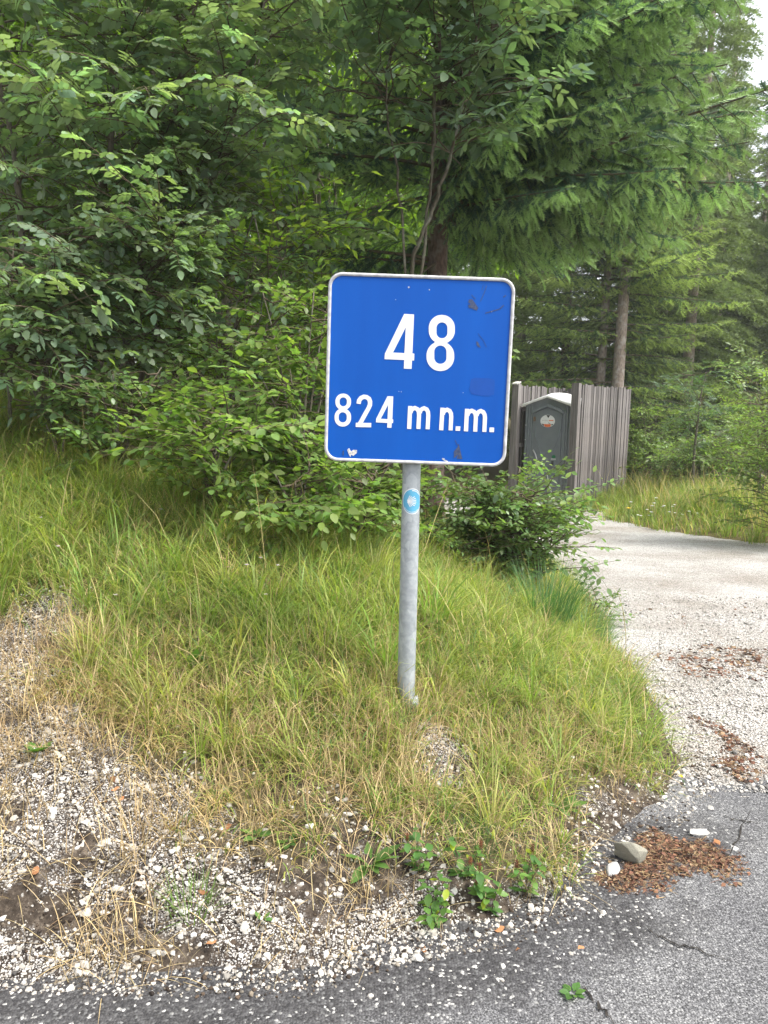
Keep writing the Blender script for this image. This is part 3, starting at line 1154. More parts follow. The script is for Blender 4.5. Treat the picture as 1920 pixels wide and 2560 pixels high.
def spruce(name, label, base, height, r0, rules, meshes, mat='spruce_bark', stubs=0, group=None, lean=(0, 0)):
    """rules(h, azimuth) -> bough length or 0"""
    t = thing(name, label, 'tree', base, group)
    mb = MB()
    hs = np.linspace(0, height, 24)
    wob = np.cumsum(rng.normal(size=(24, 2)) * 0.006, axis=0)
    pts = np.column_stack([wob[:, 0] + lean[0] * hs, wob[:, 1] + lean[1] * hs, hs])
    pts[0, 2] = -0.1
    mb.tube(pts, r0 * (1 - 0.85 * hs / height) + r0 * 0.25 * np.exp(-hs * 4), 12)
    trunk = obj('trunk', mb.build('trunk', M[mat]), t)
    for k in range(stubs):
        h = random.uniform(0.4, height * 0.45)
        a = random.uniform(0, 6.28)
        d = np.array([math.cos(a), math.sin(a), random.uniform(-.3, .1)])
        L = random.uniform(0.25, 1.1)
        st = MB()
        p0 = np.array([lean[0] * h, lean[1] * h, h])
        st.tube(curve_pts(p0, d, L, 4, 0.3, 0.5), np.linspace(0.010, 0.003, 5), 4)
        obj('dead_branch', st.build('dead_branch', M['twig']), t)
    h = 0.5
    while h < height * 0.97:
        for k in range(6):
            a = random.uniform(0, 2 * math.pi)
            L = rules(h, a)
            if L <= 0:
                continue
            hh = h + random.uniform(-.12, .12)
            q = np.array([np.interp(hh, hs, pts[:, 0]), np.interp(hh, hs, pts[:, 1]), hh])
            put_branch(t, random.choice(meshes), q, (math.cos(a), math.sin(a), random.uniform(-0.12, 0.15) + 0.25 * hh / height), L / 2.0, random.uniform(-.25, .25))
        h += 0.27
    return t


# the spruce behind the sign; bright boughs reach out to the open gravel
def rules_a(h, a):
    dx, dy = math.cos(a), math.sin(a)
    if h < 1.1:
        return 0
    if h > 5.2 and random.random() < 0.45:
        return 0
    if dy < -0.55 and h < 3.0:
        return 0
    if dx > 0.25 and h < 2.4:
        return 0
    if dx < -0.1 and h < 2.2 and random.random() < 0.5:
        return 0
    L = 2.25 - 0.17 * max(0, h - 2.5)
    if dx < 0:
        L *= 0.85
    return L * random.uniform(0.75, 1.1)


def rules_b(h, a):
    if h < 2.0 or (h > 9 and random.random() < 0.5) or random.random() < 0.18:
        return 0
    if math.sin(a) < 0.15 and h < 4.7 and abs(math.cos(a)) < 0.9:
        return 0
    return (3.0 - 0.19 * max(0, h - 3)) * random.uniform(0.7, 1.1)


bA = P(1080, 1262, 6.5)
spA = spruce('spruce_tree', 'dark spruce behind the blue sign with bright tipped boughs over the gravel', (bA.x, 6.5, Hs(bA.x, 6.5)), 9.5, 0.105, rules_a, BH, 'redbark', 14)
for k in range(80):       # the bright side: boughs tiered over the gravel
    hh = random.uniform(2.5, 5.6)
    a = rad(random.uniform(-78, 22))
    L = (2.35 - 0.15 * max(0, hh - 3)) * random.uniform(0.75, 1.1) * (0.8 if a < -1.0 else 1)
    put_branch(spA, random.choice(BH), (0, 0, hh), (math.cos(a), math.sin(a), random.uniform(-0.05, 0.3)), L / 2.0, random.uniform(-.3, .3))
for (px, Yd, lab, r0) in ((1505, 19.2, 'slimmer grey spruce trunk of the pair rising behind the board fence', 0.13), (1548, 18.8, 'stouter pale spruce of the pair rising behind the board fence', 0.17)):
    q = P(px, 955, Yd)
    spruce('spruce_tree', lab, (q.x - 0.06, Yd, Hs(q.x, Yd)), 14, r0, rules_b, BL, 'spruce_bark', 10, lean=(0.012, 0))


def merged_spruce(height, rmax, seed):
    """whole crown of a distant spruce as one mesh"""
    r = random.Random(seed)
    mb = MB()
    D, Pp, S, C = [], [], [], []
    h = height * 0.10
    while h < height * 0.985:
        for k in range(7):
            a = r.uniform(0, 6.283)
            L = rmax * (1 - h / height) ** 0.75 * r.uniform(0.7, 1.1)
            pts = curve_pts((0, 0, h), (math.cos(a), math.sin(a), 0.05), L, 5, 0.45, 0.3, r)
            m_ = max(3, int(L / 0.16))
            for j in range(m_):
                p, d = at(pts, 0.12 + 0.87 * j / m_)
                for s in (-1, 0, 1):
                    y_ = np.cross([0, 0, 1], d)
                    D.append(d * 0.6 + y_ * s * 0.9 + np.array([0, 0, -r.uniform(0.1, 0.9)]))
                    Pp.append(p)
                    S.append(r.uniform(0.28, 0.50))
                    g = r.uniform(0.65, 1.25)
                    C.append([g * 1.05, g, g * r.uniform(0.8, 1.1)])
        h += 0.42
    D = np.array(D)
    tv, tf = shoot_tmpl(12, 0.075, 0.26, seed)
    scatter(mb, tv, tf, frames(D, np.array([0, 0, 1.0]) + rng.normal(size=D.shape) * 0.3), np.array(Pp), np.array(S), 0, np.array(C))
    crown = mb.build('crown', M['needle_far'], smooth=False, colors=True)
    mt = MB()
    mt.tube(np.array([[0, 0, -0.3], [0, 0, height * 0.5], [0, 0, height]]), [0.2, 0.12, 0.02], 8)
    return crown, mt.build('trunk', M['spruce_bark'])


def merged_broadleaf(height, rmax, seed, mat, nleaf=9000, ls=0.11):
    r = np.random.default_rng(seed)
    rr = random.Random(seed)
    mb = MB()
    cl = []
    for k in range(46):
        a = r.uniform(0, 6.283)
        zz = height * (0.16 + 0.84 * r.random())
        prof = math.sin(min(1, max(0.05, (zz / height - 0.08) / 0.95)) * math.pi) ** 0.6
        q = rmax * prof * math.sqrt(r.random())
        cl.append((math.cos(a) * q, math.sin(a) * q, zz, r.uniform(0.35, 0.8)))
    cl = np.array(cl)
    w = r.integers(0, len(cl), nleaf)
    d = norm(r.normal(size=(nleaf, 3)))
    pos = cl[w, :3] + d * (cl[w, 3] * r.random(nleaf) ** 0.4)[:, None] * np.array([1, 1, 0.7])
    tone = r.uniform(0.7, 1.3, nleaf)[:, None] * np.array([1.0, 1, 0.9])
    dirs = norm(r.normal(size=(nleaf, 3)) + d * 0.6)
    scatter(mb, SV, SF, frames(dirs, np.array([0, 0, 1.0]) + r.normal(size=(nleaf, 3)) * 0.6), pos, ls * r.uniform(0.7, 1.3, nleaf), 0, tone)
    crown = mb.build('crown', mat, colors=True)
    mt = MB()
    trunkp = curve_pts((0, 0, -0.2), (rr.uniform(-.1, .1), rr.uniform(-.1, .1), 1), height * 0.8, 8, 0, 0.3, rr)
    mt.tube(trunkp, np.linspace(0.09, 0.02, 9), 7)
    for k in range(26):
        p, dd_ = at(trunkp, rr.uniform(0.2, 0.95))
        mt.tube(np.array([p, (p + cl[k, :3]) / 2 + [0, 0, 0.1], cl[k, :3]]), [0.02, 0.013, 0.006], 4, cap=False)
    return crown, mt.build('trunk', M['bark'])


FS = [merged_spruce(17, 2.7, 1), merged_spruce(15, 2.4, 2), merged_spruce(19, 3.0, 3)]
FB = [merged_broadleaf(6.5, 1.9, 4, M['bright'], 9000, 0.11), merged_broadleaf(7.5, 2.1, 5, M['far'], 10000, 0.12), merged_broadleaf(3.2, 1.4, 6, M['round'], 5500, 0.09)]


def copy_tree(name, label, pair, loc, scale=1.0, group=None):
    t = thing(name, label, 'tree', loc, group, random.uniform(0, 6.28))
    t.scale = (scale, scale, scale * random.uniform(0.9, 1.1))
    obj('crown', pair[0], t, kind='stuff')
    obj('trunk', pair[1], t)
    return t


# broadleaf trees in the light behind the thicket
for (X, Y, k) in [(-6.5, 8.5, 1), (-5.0, 10.2, 0), (-4.4, 8.8, 0), (-2.6, 9.2, 1), (-1.9, 8.8, 0), (-0.9, 10.0, 1), (-3.4, 12.0, 1), (-7.8, 11.5, 0), (0.4, 12.4, 1), (-1.9, 13.5, 1), (-5.8, 14, 1), (-0.2, 8.4, 2), (-7.5, 16, 1), (-4.2, 16.5, 0), (-1.0, 16, 1), (-10, 14, 1), (-0.4, 18, 0), (-3.0, 10.4, 0), (-6.2, 11.5, 1), (-0.3, 11.2, 0)]:
    copy_tree('broadleaf_tree', 'sunlit yellow-green broadleaf tree glimpsed through the thicket beside the sign', FB[k], (X, Y, Hs(X, Y)), random.uniform(0.85, 1.15), 'broadleaf trees behind the thicket')
# distant spruces closing the view
for (X, Y) in [(-17, 24), (-13, 27), (-9, 24), (-6, 28), (-3, 24.5), (0, 26), (2.6, 22), (4.4, 26), (-11, 33), (-5, 34), (0.5, 32), (3.5, 30), (-16, 35), (6.3, 31), (-19, 30)]:
    copy_tree('spruce_tree', 'distant spruce closing the forest behind the sign and the broadleaf trees', FS[random.randrange(3)], (X, Y, Hs(X, Y)), random.uniform(0.95, 1.2), 'distant spruces behind the thicket')
for (X, Y, sc) in [(7.6, 22.5, 1.0), (8.7, 25.5, 1.1), (10.0, 24, 0.86), (11.2, 26.5, 0.80), (12.6, 27, 0.72), (14.2, 24.5, 0.95), (9.2, 31, 1.1), (11.4, 33, 0.9), (13.6, 32, 0.72), (16.0, 34, 0.7), (16.5, 28, 1.0), (20, 30, 1.1), (11.6, 22.6, 0.62), (12.4, 24.0, 0.70), (13.2, 25.8, 0.76), (10.9, 29, 0.95), (12.4, 30, 0.85), (14.9, 30.5, 0.80), (8.0, 20.8, 0.85), (14.6, 28.5, 0.95), (13.0, 23.4, 0.66), (14.5, 40, 0.7), (18.5, 42, 0.7), (24, 36, 1.1), (10.4, 21.2, 0.7)]:
    copy_tree('spruce_tree', 'pale spruce standing far beyond the meadow grass', FS[random.randrange(3)], (X, Y, Hs(X, Y)), sc, 'far spruces beyond the meadow')

# ------------------------------------------------------------------ thicket to the side of the sign
def ground_stem(px0, py0, Y0, pix, Y1):
    return stem_curve([(px0, py0)] + pix, Y0, Y1)


stemmed('ash_tree', 'ash sapling with straight grey stem and pale split wood where it was snapped', 'tree',
        [(ground_stem(215, 1030, 4.7, [(235, 800), (250, 600), (268, 380), (305, 140), (335, -60), (350, -260)], 4.9), 0.024, 0.011)], 'ash', 74, 0.22, (0.8, 1.2), toward=0.7, spread=0.32)
stemmed('ash_tree', 'leaning ash sapling beside the snapped one, its brown stem in a fork', 'tree',
        [(ground_stem(285, 1000, 5.0, [(355, 640), (400, 420), (450, 200), (500, -20), (540, -240)], 5.1), 0.022, 0.010),
         (ground_stem(300, 1000, 5.0, [(345, 700), (400, 460), (410, 300), (425, 60), (430, -160)], 5.2), 0.014, 0.007)], 'ash', 78, 0.25, (0.8, 1.2), toward=0.7, spread=0.32)
stemmed('ash_tree', 'ash sapling leaning hard towards the dark spruce boughs', 'tree',
        [(ground_stem(320, 1000, 5.2, [(420, 700), (510, 500), (570, 330), (620, 150), (680, -60)], 5.0), 0.020, 0.008)], 'ash', 66, 0.2, (0.8, 1.2), toward=0.7, spread=0.32)
stemmed('hazel_tree', 'smooth greenish stem at the edge of the thicket with narrow leaf tuft', 'tree',
        [(ground_stem(125, 1040, 4.5, [(75, 900), (62, 700), (45, 480), (15, 300), (-20, 120), (-40, -100)], 4.6), 0.022, 0.010)], 'ash', 62, 0.2, (0.8, 1.2), toward=0.6, spread=0.3)
stemmed('hazel_tree', 'dark slanting trunk crossing low behind the greenish stem', 'tree',
        [(stem_curve([(330, 1010), (150, 830), (60, 700), (0, 610), (-90, 480), (-180, 200)], 5.4, 5.4), 0.032, 0.018)], 'dark', 44, 0.15, (0.9, 1.4))
for i, (pix, Ya, n, k, lab) in enumerate([
        ([(430, 1030), (450, 800), (480, 600), (520, 420)], 5.1, 57, 'rose', 'wild rose clump with small oval leaves beneath the leaning ash'),
        ([(330, 1030), (330, 860), (360, 700), (420, 560)], 4.6, 61, 'rose', 'arching wild rose in front of the forked ash sapling'),
        ([(120, 1050), (110, 930), (150, 800), (130, 640)], 4.3, 51, 'rose', 'wild rose hanging over the tall grass under the greenish stem'),
        ([(20, 1050), (20, 900), (60, 780), (20, 650)], 4.3, 30, 'ash', 'low ash regrowth at the tall grass edge of the thicket'),
        ([(560, 1050), (570, 900), (600, 760), (640, 640)], 5.0, 30, 'dark', 'dark leaved dogwood between the roses and the sign'),
        ([(640, 1060), (640, 900), (690, 740), (710, 560)], 5.2, 26, 'bright', 'loose bright shrub against the dark spruce boughs')]):
    st = [(stem_curve(pix, Ya, Ya), 0.010, 0.004)]
    for j in range(3):
        off = [(a + random.uniform(-70, 70) * (q / 3), b + random.uniform(-40, 40)) for q, (a, b) in enumerate(pix)]
        st.append((stem_curve(off, Ya, Ya - 0.2), 0.007, 0.003))
    stemmed('shrub', lab, 'shrub', st, k, n, 0.15, (0.75, 1.15), None, 0.4, spread=0.16)
# bare thin stems inside the thicket
for k in range(26):
    px = random.uniform(-30, 620)
    Yd = random.uniform(4.9, 6.2)
    pts = stem_curve([(px, 1030), (px + random.uniform(-70, 90), 800), (px + random.uniform(-120, 170), 520), (px + random.uniform(-150, 240), 200)], Yd, Yd)
    mb = MB()
    base = pts[0].copy()
    mb.tube(pts - base, np.linspace(random.uniform(0.006, 0.013), 0.003, len(pts)), 5)
    o = obj('sapling', mb.build('sapling', M['bark']), loc=base)
    tag(o, 'thin bare brown sapling stem inside the shady thicket', 'sapling', 'bare stems in the thicket')
# the splintered place on the ash stem
mb = MB()
a, b = P(257, 625, 4.74), P(257, 575, 4.76)
mb.tube(np.array([a, a.lerp(b, .4) + Vector((0.004, -0.005, 0)), b]), [0.014, 0.021, 0.010], 6)
so = obj('snapped_branch', mb.build('snapped_branch', M['split']))
tag(so, 'pale splintered stub of wood on the grey ash stem', 'branch')

# ------------------------------------------------------------------ shrubs along the grass
bush('shrub', 'yellow-green dogwood with rounded leaves standing close beside the sign panel', 735, 1290, 1.30, 0.36, 'round', 105, 8, (0.65, 1.0), loc=(P(750, 1290, 4.2).x, 4.2))
bush('shrub', 'broad leaved dogwood seedling clump low in the grass beneath the tall dogwood', 515, 1300, 0.56, 0.26, 'round', 60, 7, (0.65, 0.95), loc=(P(525, 1290, 3.6).x, 3.6))
bush('shrub', 'dark dogwood tangle low behind the steel post', 880, 1330, 0.60, 0.42, 'round', 80, 8, (0.65, 0.95), loc=(P(890, 1300, 4.1).x, 4.1))
bush('shrub', 'low dogwood with yellow flower bud beneath the corner of the sign', 700, 1300, 0.40, 0.28, 'round', 44, 7, (0.6, 0.9), loc=(P(745, 1290, 3.6).x, 3.6))
bush('shrub', 'shady leafy clump between the roses and the grass', 300, 1180, 0.62, 0.42, 'dark', 64, 8, (0.75, 1.1), loc=(P(300, 1120, 4.05).x, 4.05))
bush('shrub', 'dense wild rose bush spilling over the gravel behind the post', 1270, 1430, 0.74, 0.58, 'dark', 250, 14, (0.65, 1.0), loc=(P(1265, 1400, 5.0).x, 5.0))
bush('shrub', 'dark low growth between the post and the dense rose bush', 1120, 1340, 0.26, 0.34, 'dark', 36, 7, (0.5, 0.75), loc=(P(1110, 1330, 4.7).x, 4.7))
bush('shrub', 'upright rose shoots with yellow tips in front of the portable toilet', 1390, 1390, 0.74, 0.2, 'yellow', 16, 5, (0.45, 0.65), loc=(P(1350, 1380, 5.15).x, 5.15))
bush('shrub', 'rose shoots rising beside the lower corner of the sign', 1300, 1390, 0.88, 0.18, 'round', 30, 5, (0.4, 0.6), loc=(P(1285, 1380, 5.2).x, 5.2))
bush('shrub', 'small trailing rose twig lying out on the gravel', 1480, 1520, 0.22, 0.16, 'dark', 12, 4, (0.45, 0.6), loc=(P(1478, 1510, 4.9).x, 4.9))
bush('shrub', 'undergrowth around the foot of the dark spruce trunk', 1010, 1250, 0.42, 0.5, 'dark', 46, 8, (0.6, 0.9), loc=(0.0, 6.1))
bush('shrub', 'undergrowth in deep shade beyond the dark spruce trunk', 900, 1230, 0.9, 0.7, 'round', 54, 8, (0.9, 1.3), loc=(-0.6, 6.3))
bush('shrub', 'leafy undergrowth between the ashes and the dark spruce', 600, 1200, 1.1, 0.8, 'bright', 54, 8, (0.7, 1.1), loc=(-1.3, 6.2))
bush('shrub', 'pale meadow herb with paired pointed leaves in the tall grass', 140, 1130, 0.32, 0.12, 'yellow', 8, 3, (0.45, 0.6), loc=(P(150, 1130, 4.0).x, 4.0))

# elder over the spruce
stemmed('elder_shrub', 'elder with large drooping leaves climbing in front of the spruce trunk', 'shrub',
        [(stem_curve([(1000, 1240), (1030, 640), (1085, 520), (1130, 380), (1190, 120), (1215, -80)], 5.5, 4.9), 0.017, 0.006),
         (stem_curve([(1010, 1240), (1060, 600), (1080, 420), (1085, 250), (1110, 60), (1120, -120)], 5.5, 4.8), 0.013, 0.005),
         (stem_curve([(1010, 1240), (1020, 700), (990, 420), (960, 250), (985, 60), (1000, -120)], 5.5, 5.0), 0.011, 0.004)],
        'elder', 104, 0.58, (0.75, 1.1), None, 0.7, spread=0.22)

# ------------------------------------------------------------------ plants beyond the gravel lot
bush('shrub', 'tall light green hedge shrub at the end of the meadow grass', 1900, 1330, 2.4, 0.85, 'farround', 190, 10, (0.6, 1.0), loc=(P(1935, 1330, 9.3).x, 9.3))
bush('shrub', 'yellow-tipped shrub rising over the dark end of the meadow', 1880, 1200, 2.6, 0.7, 'yellow', 60, 8, (0.8, 1.2), loc=(P(1900, 1230, 12.0).x, 12.0))
bush('shrub', 'light green maple bush against the end of the board fence', 1620, 1130, 2.3, 0.6, 'farround', 60, 7, (0.8, 1.2), loc=(P(1625, 1130, 18.3).x, 18.3))
stemmed('ash_tree', 'bluish ash sapling standing alone above the meadow grass', 'tree',
        [(stem_curve([(1735, 1180), (1740, 1080), (1752, 1000), (1765, 930)], 15.5, 15.5), 0.03, 0.01)], 'blue', 34, 0.25, (0.9, 1.3), spread=0.22)
for i, (px, Yd, h, k) in enumerate([(1590, 19.5, 1.4, 'dark'), (1660, 18.0, 1.3, 'dark'), (1730, 17.0, 1.4, 'farround'), (1800, 17.0, 1.6, 'dark'), (1860, 16.0, 1.6, 'farround'), (1560, 20, 1.6, 'farround'), (1700, 20.5, 1.9, 'dark'), (1830, 20, 2.2, 'dark')]):
    bush('shrub', 'bramble undergrowth at the forest edge behind the meadow grass', 0, 0, h, 1.0, k, 50, 7, (1.1, 1.7), 'forest edge undergrowth', loc=(P(px, 1100, Yd).x, Yd))
for (px, Yd, r0) in [(1640, 23.5, 0.19), (1692, 24.5, 0.16), (1605, 25.5, 0.14), (1400, 23, 0.14)]:
    q = P(px, 1100, Yd)
    t = thing('spruce_tree', 'dark bare lower trunk in the forest beyond the meadow', 'tree', (q.x, Yd, Hs(q.x, Yd)), 'dark trunks at the forest edge')
    mb = MB()
    mb.tube(np.array([[0, 0, -0.2], [0.03, 0, 4], [0, 0.02, 10]]), [r0, r0 * 0.85, r0 * 0.5], 9)
    obj('trunk', mb.build('trunk', M['redbark']), t)
    for k in range(26):
        a = random.uniform(0, 6.28)
        hh = random.uniform(2.4, 9)
        put_branch(t, random.choice(BL), (0, 0, hh), (math.cos(a), math.sin(a), -0.1), random.uniform(0.9, 1.5))

# ------------------------------------------------------------------ grass
def blades(mb, root, az, L, W, th0, th1, col, segs=4, tipdark=None):
    """arching blades: th0 lean at the root, th1 further bend towards the tip"""
    n = len(root)
    t = np.linspace(0, 1, segs + 1)
    tm_ = (t[:-1] + t[1:]) / 2
    th = th0[:, None] + th1[:, None] * tm_[None] ** 1.3
    dh = np.sin(th) * L[:, None] / segs
    dz = np.cos(th) * L[:, None] / segs
    hx = np.concatenate([np.zeros((n, 1)), np.cumsum(dh, 1)], 1)
    hz = np.concatenate([np.zeros((n, 1)), np.cumsum(dz, 1)], 1)
    ca, sa = np.cos(az)[:, None], np.sin(az)[:, None]
    c = np.stack([root[:, 0:1] + hx * ca, root[:, 1:2] + hx * sa, root[:, 2:3] + hz], -1)
    tw = az + rng.normal(size=n) * 0.5
    side = np.stack([-np.sin(tw), np.cos(tw), np.zeros(n)], -1)
    w = np.array([0.75, 1, 0.85, 0.6, 0.35, 0.2])[:segs][None] * W[:, None] / 2
    Lp = c[:, :segs] - side[:, None] * w[..., None]
    Rp = c[:, :segs] + side[:, None] * w[..., None]
    V = np.concatenate([np.stack([Lp, Rp], 2).reshape(n, segs * 2, 3), c[:, segs:]], 1)
    k = segs * 2 + 1
    q = np.array([[2 * i, 2 * i + 1, 2 * i + 3, 2 * i + 2] for i in range(segs - 1)])
    tr = np.array([[2 * segs - 2, 2 * segs - 1, 2 * segs]])
    off = (np.arange(n) * k)[:, None, None]
    cc = np.repeat(col[:, None], k, 1).reshape(-1, 3)
    n0 = mb.n
    mb.add(V.reshape(-1, 3), (q[None] + off).reshape(-1, 4), 0, cc)
    mb.f.setdefault(3, []).append((tr[None] + off).reshape(-1, 3) + n0)
    mb.m.setdefault(3, []).append(np.zeros(n))


def tufts(mb, x, y, per, Lm, Wm, colf, lean=0.25, bend=1.1, spread=0.03, down=0.0):
    n = len(x)
    x = np.repeat(x, per)
    y = np.repeat(y, per)
    lk = np.repeat(np.exp(rng.normal(0, 0.22, n)), per)
    tone = np.repeat(rng.normal(1, 0.14, n), per)
    m_ = len(x)
    az = rng.random(m_) * 2 * math.pi
    comb = np.repeat(rng.random(n) * 2 * math.pi, per)
    az = np.where(rng.random(m_) < 0.5, comb + rng.normal(size=m_) * 0.55, az)
    rr = spread * np.sqrt(rng.random(m_))
    x2, y2 = x + rr * np.cos(az), y + rr * np.sin(az)
    if down:     # blades comb down the slope, towards the road
        az = np.where(rng.random(m_) < down, -math.pi / 2 + rng.normal(size=m_) * 0.9, az)
    L = Lm(x, y) * np.minimum(lk * np.exp(rng.normal(0, 0.3, m_)), 1.55)
    W = Wm * np.exp(rng.normal(0, 0.25, m_))
    root = np.stack([x2, y2, np.maximum(H(x2, y2), base_h(y2)) - 0.006], -1)
    blades(mb, root, az, L, W, np.abs(rng.normal(0, lean, m_)), np.abs(rng.normal(bend, 0.45, m_)), colf(x, y, tone, m_))


GREEN = np.array([0.145, 0.222, 0.044])
YEL = np.array([0.315, 0.320, 0.088])
DRY = np.array([0.50, 0.38, 0.20])
BLUEG = np.array([0.085, 0.165, 0.050])


def dryness(x, y):
    d = bank_d(x, y)
    n = fbm(x * 1.8, y * 1.8, 91)
    e_ = grass_edge(x)
    return np.clip(sstep(e_ + 0.50, e_, d + 0.35 * n) * sstep(0.25, -0.35, x) * 0.62 + 0.10 + 0.18 * n, 0.03, 0.92)


def grass_col(x, y, tone, n):
    dr = dryness(x, y)
    u = rng.random(n)
    mixv = np.clip(0.42 + 0.35 * fbm(x * 1.3, y * 1.3, 95) + rng.normal(size=n) * 0.25, 0, 1)[:, None]
    g = GREEN * (1 - mixv) + YEL * mixv
    g = np.where((rng.random(n) < 0.15)[:, None], BLUEG, g)
    c = np.where((u < dr)[:, None], DRY * rng.uniform(0.65, 1.1, (n, 1)), g)
    return np.clip(c * tone[:, None] * rng.uniform(0.75, 1.2, (n, 1)), 0.01, 0.75)


def pick(n, x0, x1, y0, y1, dens, m=0.5):
    x = rng.uniform(x0, x1, n)
    y = rng.uniform(y0, y1, n)
    k = in_view(x, y, m) & (rng.random(n) < dens(x, y))
    return x[k], y[k]


mb = MB()
x, y = pick(14500, -3.2, 1.9, 1.7, 4.9, lambda x, y: grass_mask(x, y) * (1 - 0.45 * sstep(3.4, 4.6, y)))
tufts(mb, x, y, 14, lambda x, y: (0.115 + 0.025 * sstep(0.5, 2.2, bank_d(x, y)) + 0.02 * sstep(2.6, 3.6, y)) * (1 - 0.35 * dryness(x, y)) * (1 - 0.30 * sstep(0.5, 0.2, bank_d(x, y))), 0.0031, grass_col, 0.65, 1.5, 0.030, 0.15)
# tussocks, each with its own length and tint
x, y = pick(620, -3.0, 1.6, 2.0, 4.8, lambda x, y: grass_mask(x, y) * sstep(0.05, 0.3, bank_d(x, y)))
tint = rng.random((len(x), 1))
tcol = np.repeat(np.clip((GREEN * (1 - tint) + YEL * tint) * rng.uniform(0.7, 1.25, (len(x), 1)), 0.01, 0.6), 42, 0)
tufts(mb, x, y, 42, lambda x, y: 0.185 + 0.05 * sstep(0.3, 1.5, bank_d(x, y)), 0.0034, lambda x, y, t, n: np.clip(tcol * rng.uniform(0.75, 1.25, (n, 1)), 0.01, 0.6), 0.6, 1.5, 0.028)
# taller, broader blades nearer the thicket
x, y = pick(1000, -3.2, 1.5, 2.6, 5.2, lambda x, y: grass_mask(x, y) * sstep(0.8, 1.6, bank_d(x, y)))
tufts(mb, x, y, 8, lambda x, y: 0.20 + 0 * x, 0.0044, lambda x, y, t, n: np.clip((GREEN * 0.55 + BLUEG * 0.5 + 0.12 * YEL) * t[:, None] * rng.uniform(0.8, 1.25, (n, 1)), 0.01, 0.6), 0.4, 1.6, 0.03)
# sparse tufts on the stony slope
x, y = pick(900, -1.6, 1.2, 1.7, 2.7, lambda x, y: (bank_d(x, y) > 0.04) * 0.16 * (1 - grass_mask(x, y)) * sstep(0.1, 0.5, fbm(x * 3, y * 3, 12)))
tufts(mb, x, y, 16, lambda x, y: 0.085 + 0 * x, 0.0024, grass_col, 0.5, 1.1, 0.025, 0.3)
# the slope falling away behind the rose bush
x, y = pick(1500, 0.3, 1.9, 4.6, 7.4, lambda x, y: sstep(0.0, 0.08, bank_d(x, y)))
tufts(mb, x, y, 14, lambda x, y: 0.16 + 0 * x, 0.0036, grass_col, 0.6, 1.4, 0.04)
# a little growing out over the gravel edge
x, y = pick(500, 1.1, 2.0, 2.5, 4.8, lambda x, y: (bank_d(x, y) > -0.28) * (bank_d(x, y) < 0.05) * 0.25 * sstep(0, 0.4, fbm(x * 4, y * 4, 13)))
tufts(mb, x, y, 16, lambda x, y: 0.05 + 0 * x, 0.0022, grass_col, 0.6, 0.9, 0.03)
g = obj('grass', mb.build('grass', M['grass'], colors=True), kind='stuff')
tag(g, 'rough yellow-green grass covering the roadside bank round the sign post', 'grass')

# dry straw and thatch
mb = MB()


def straw_col(x, y, t, n):
    return np.clip(np.array([0.52, 0.40, 0.22]) * rng.uniform(0.5, 1.2, (n, 1)) * np.array([1, 1, 1]) + rng.normal(size=(n, 3)) * 0.01, 0.04, 0.8)


x, y = pick(4800, -1.9, 1.2, 1.62, 2.8, lambda x, y: (bank_d(x, y) > 0.02) * np.clip(0.08 + 0.85 * sstep(-0.35, -0.8, x) * sstep(-0.05, 0.3, fbm(x * 2.2, y * 2.2, 71)) + 0.6 * grass_mask(x, y) * sstep(1.2, 0.5, bank_d(x, y)) + 0.4 * sstep(0.1, 0.5, fbm(x * 4, y * 4, 73)), 0, 1) * sstep(1.1, 0.5, x))
tufts(mb, x, y, 9, lambda x, y: 0.11 + 0 * x, 0.0018, straw_col, 1.15, 0.45, 0.06, 0.3)
x, y = pick(2600, -3, 1.4, 2.0, 4.6, lambda x, y: grass_mask(x, y) * (0.45 + 0.5 * sstep(-0.1, 0.4, fbm(x * 2.4, y * 2.4, 17))))
tufts(mb, x, y, 6, lambda x, y: 0.17 + 0 * x, 0.0018, straw_col, 0.95, 0.7, 0.08, 0.2)
# long flowering stalks, nearly upright
x, y = pick(150, -3, 1.4, 2.3, 4.7, lambda x, y: grass_mask(x, y) * 0.9)
tufts(mb, x, y, 1, lambda x, y: 0.50 + 0 * x, 0.0026, lambda x, y, t, n: np.clip(np.array([0.36, 0.30, 0.13]) * rng.uniform(0.6, 1.3, (n, 1)), 0.05, 0.7), 0.3, 0.7, 0.01)
g = obj('dry_grass', mb.build('dry_grass', M['straw'], colors=True), kind='stuff')
tag(g, 'bleached dry grass and straw strewn over the stony lower bank', 'dry grass')

# meadow strip beyond the gravel
mb = MB()
x, y = pick(3600, 2.6, 9.5, 8.0, 18.5, lambda x, y: sstep(-0.15, 0.2, sdist(x, y, MEADOW)) * np.clip(14.0 / (y + 1), 0, 1), 1.2)
tufts(mb, x, y, 12, lambda x, y: 0.18 + 0.20 * sstep(0.3, 1.6, sdist(x, y, MEADOW)), 0.009, lambda x, y, t, n: np.clip(np.where((rng.random(n) < 0.2)[:, None], DRY * 0.75, GREEN * 0.75 + YEL * 0.2) * t[:, None] * rng.uniform(0.7, 1.2, (n, 1)), 0.01, 0.7), 0.25, 0.9, 0.10)
x, y = pick(300, 3.2, 6.5, 9.5, 17.5, lambda x, y: sstep(0.3, 0.9, sdist(x, y, MEADOW)), 1.0)
tufts(mb, x, y, 3, lambda x, y: 0.62 + 0 * x, 0.006, lambda x, y, t, n: np.clip(np.array([0.45, 0.36, 0.19]) * rng.uniform(0.7, 1.2, (n, 1)), 0.05, 0.7), 0.2, 0.8, 0.1)
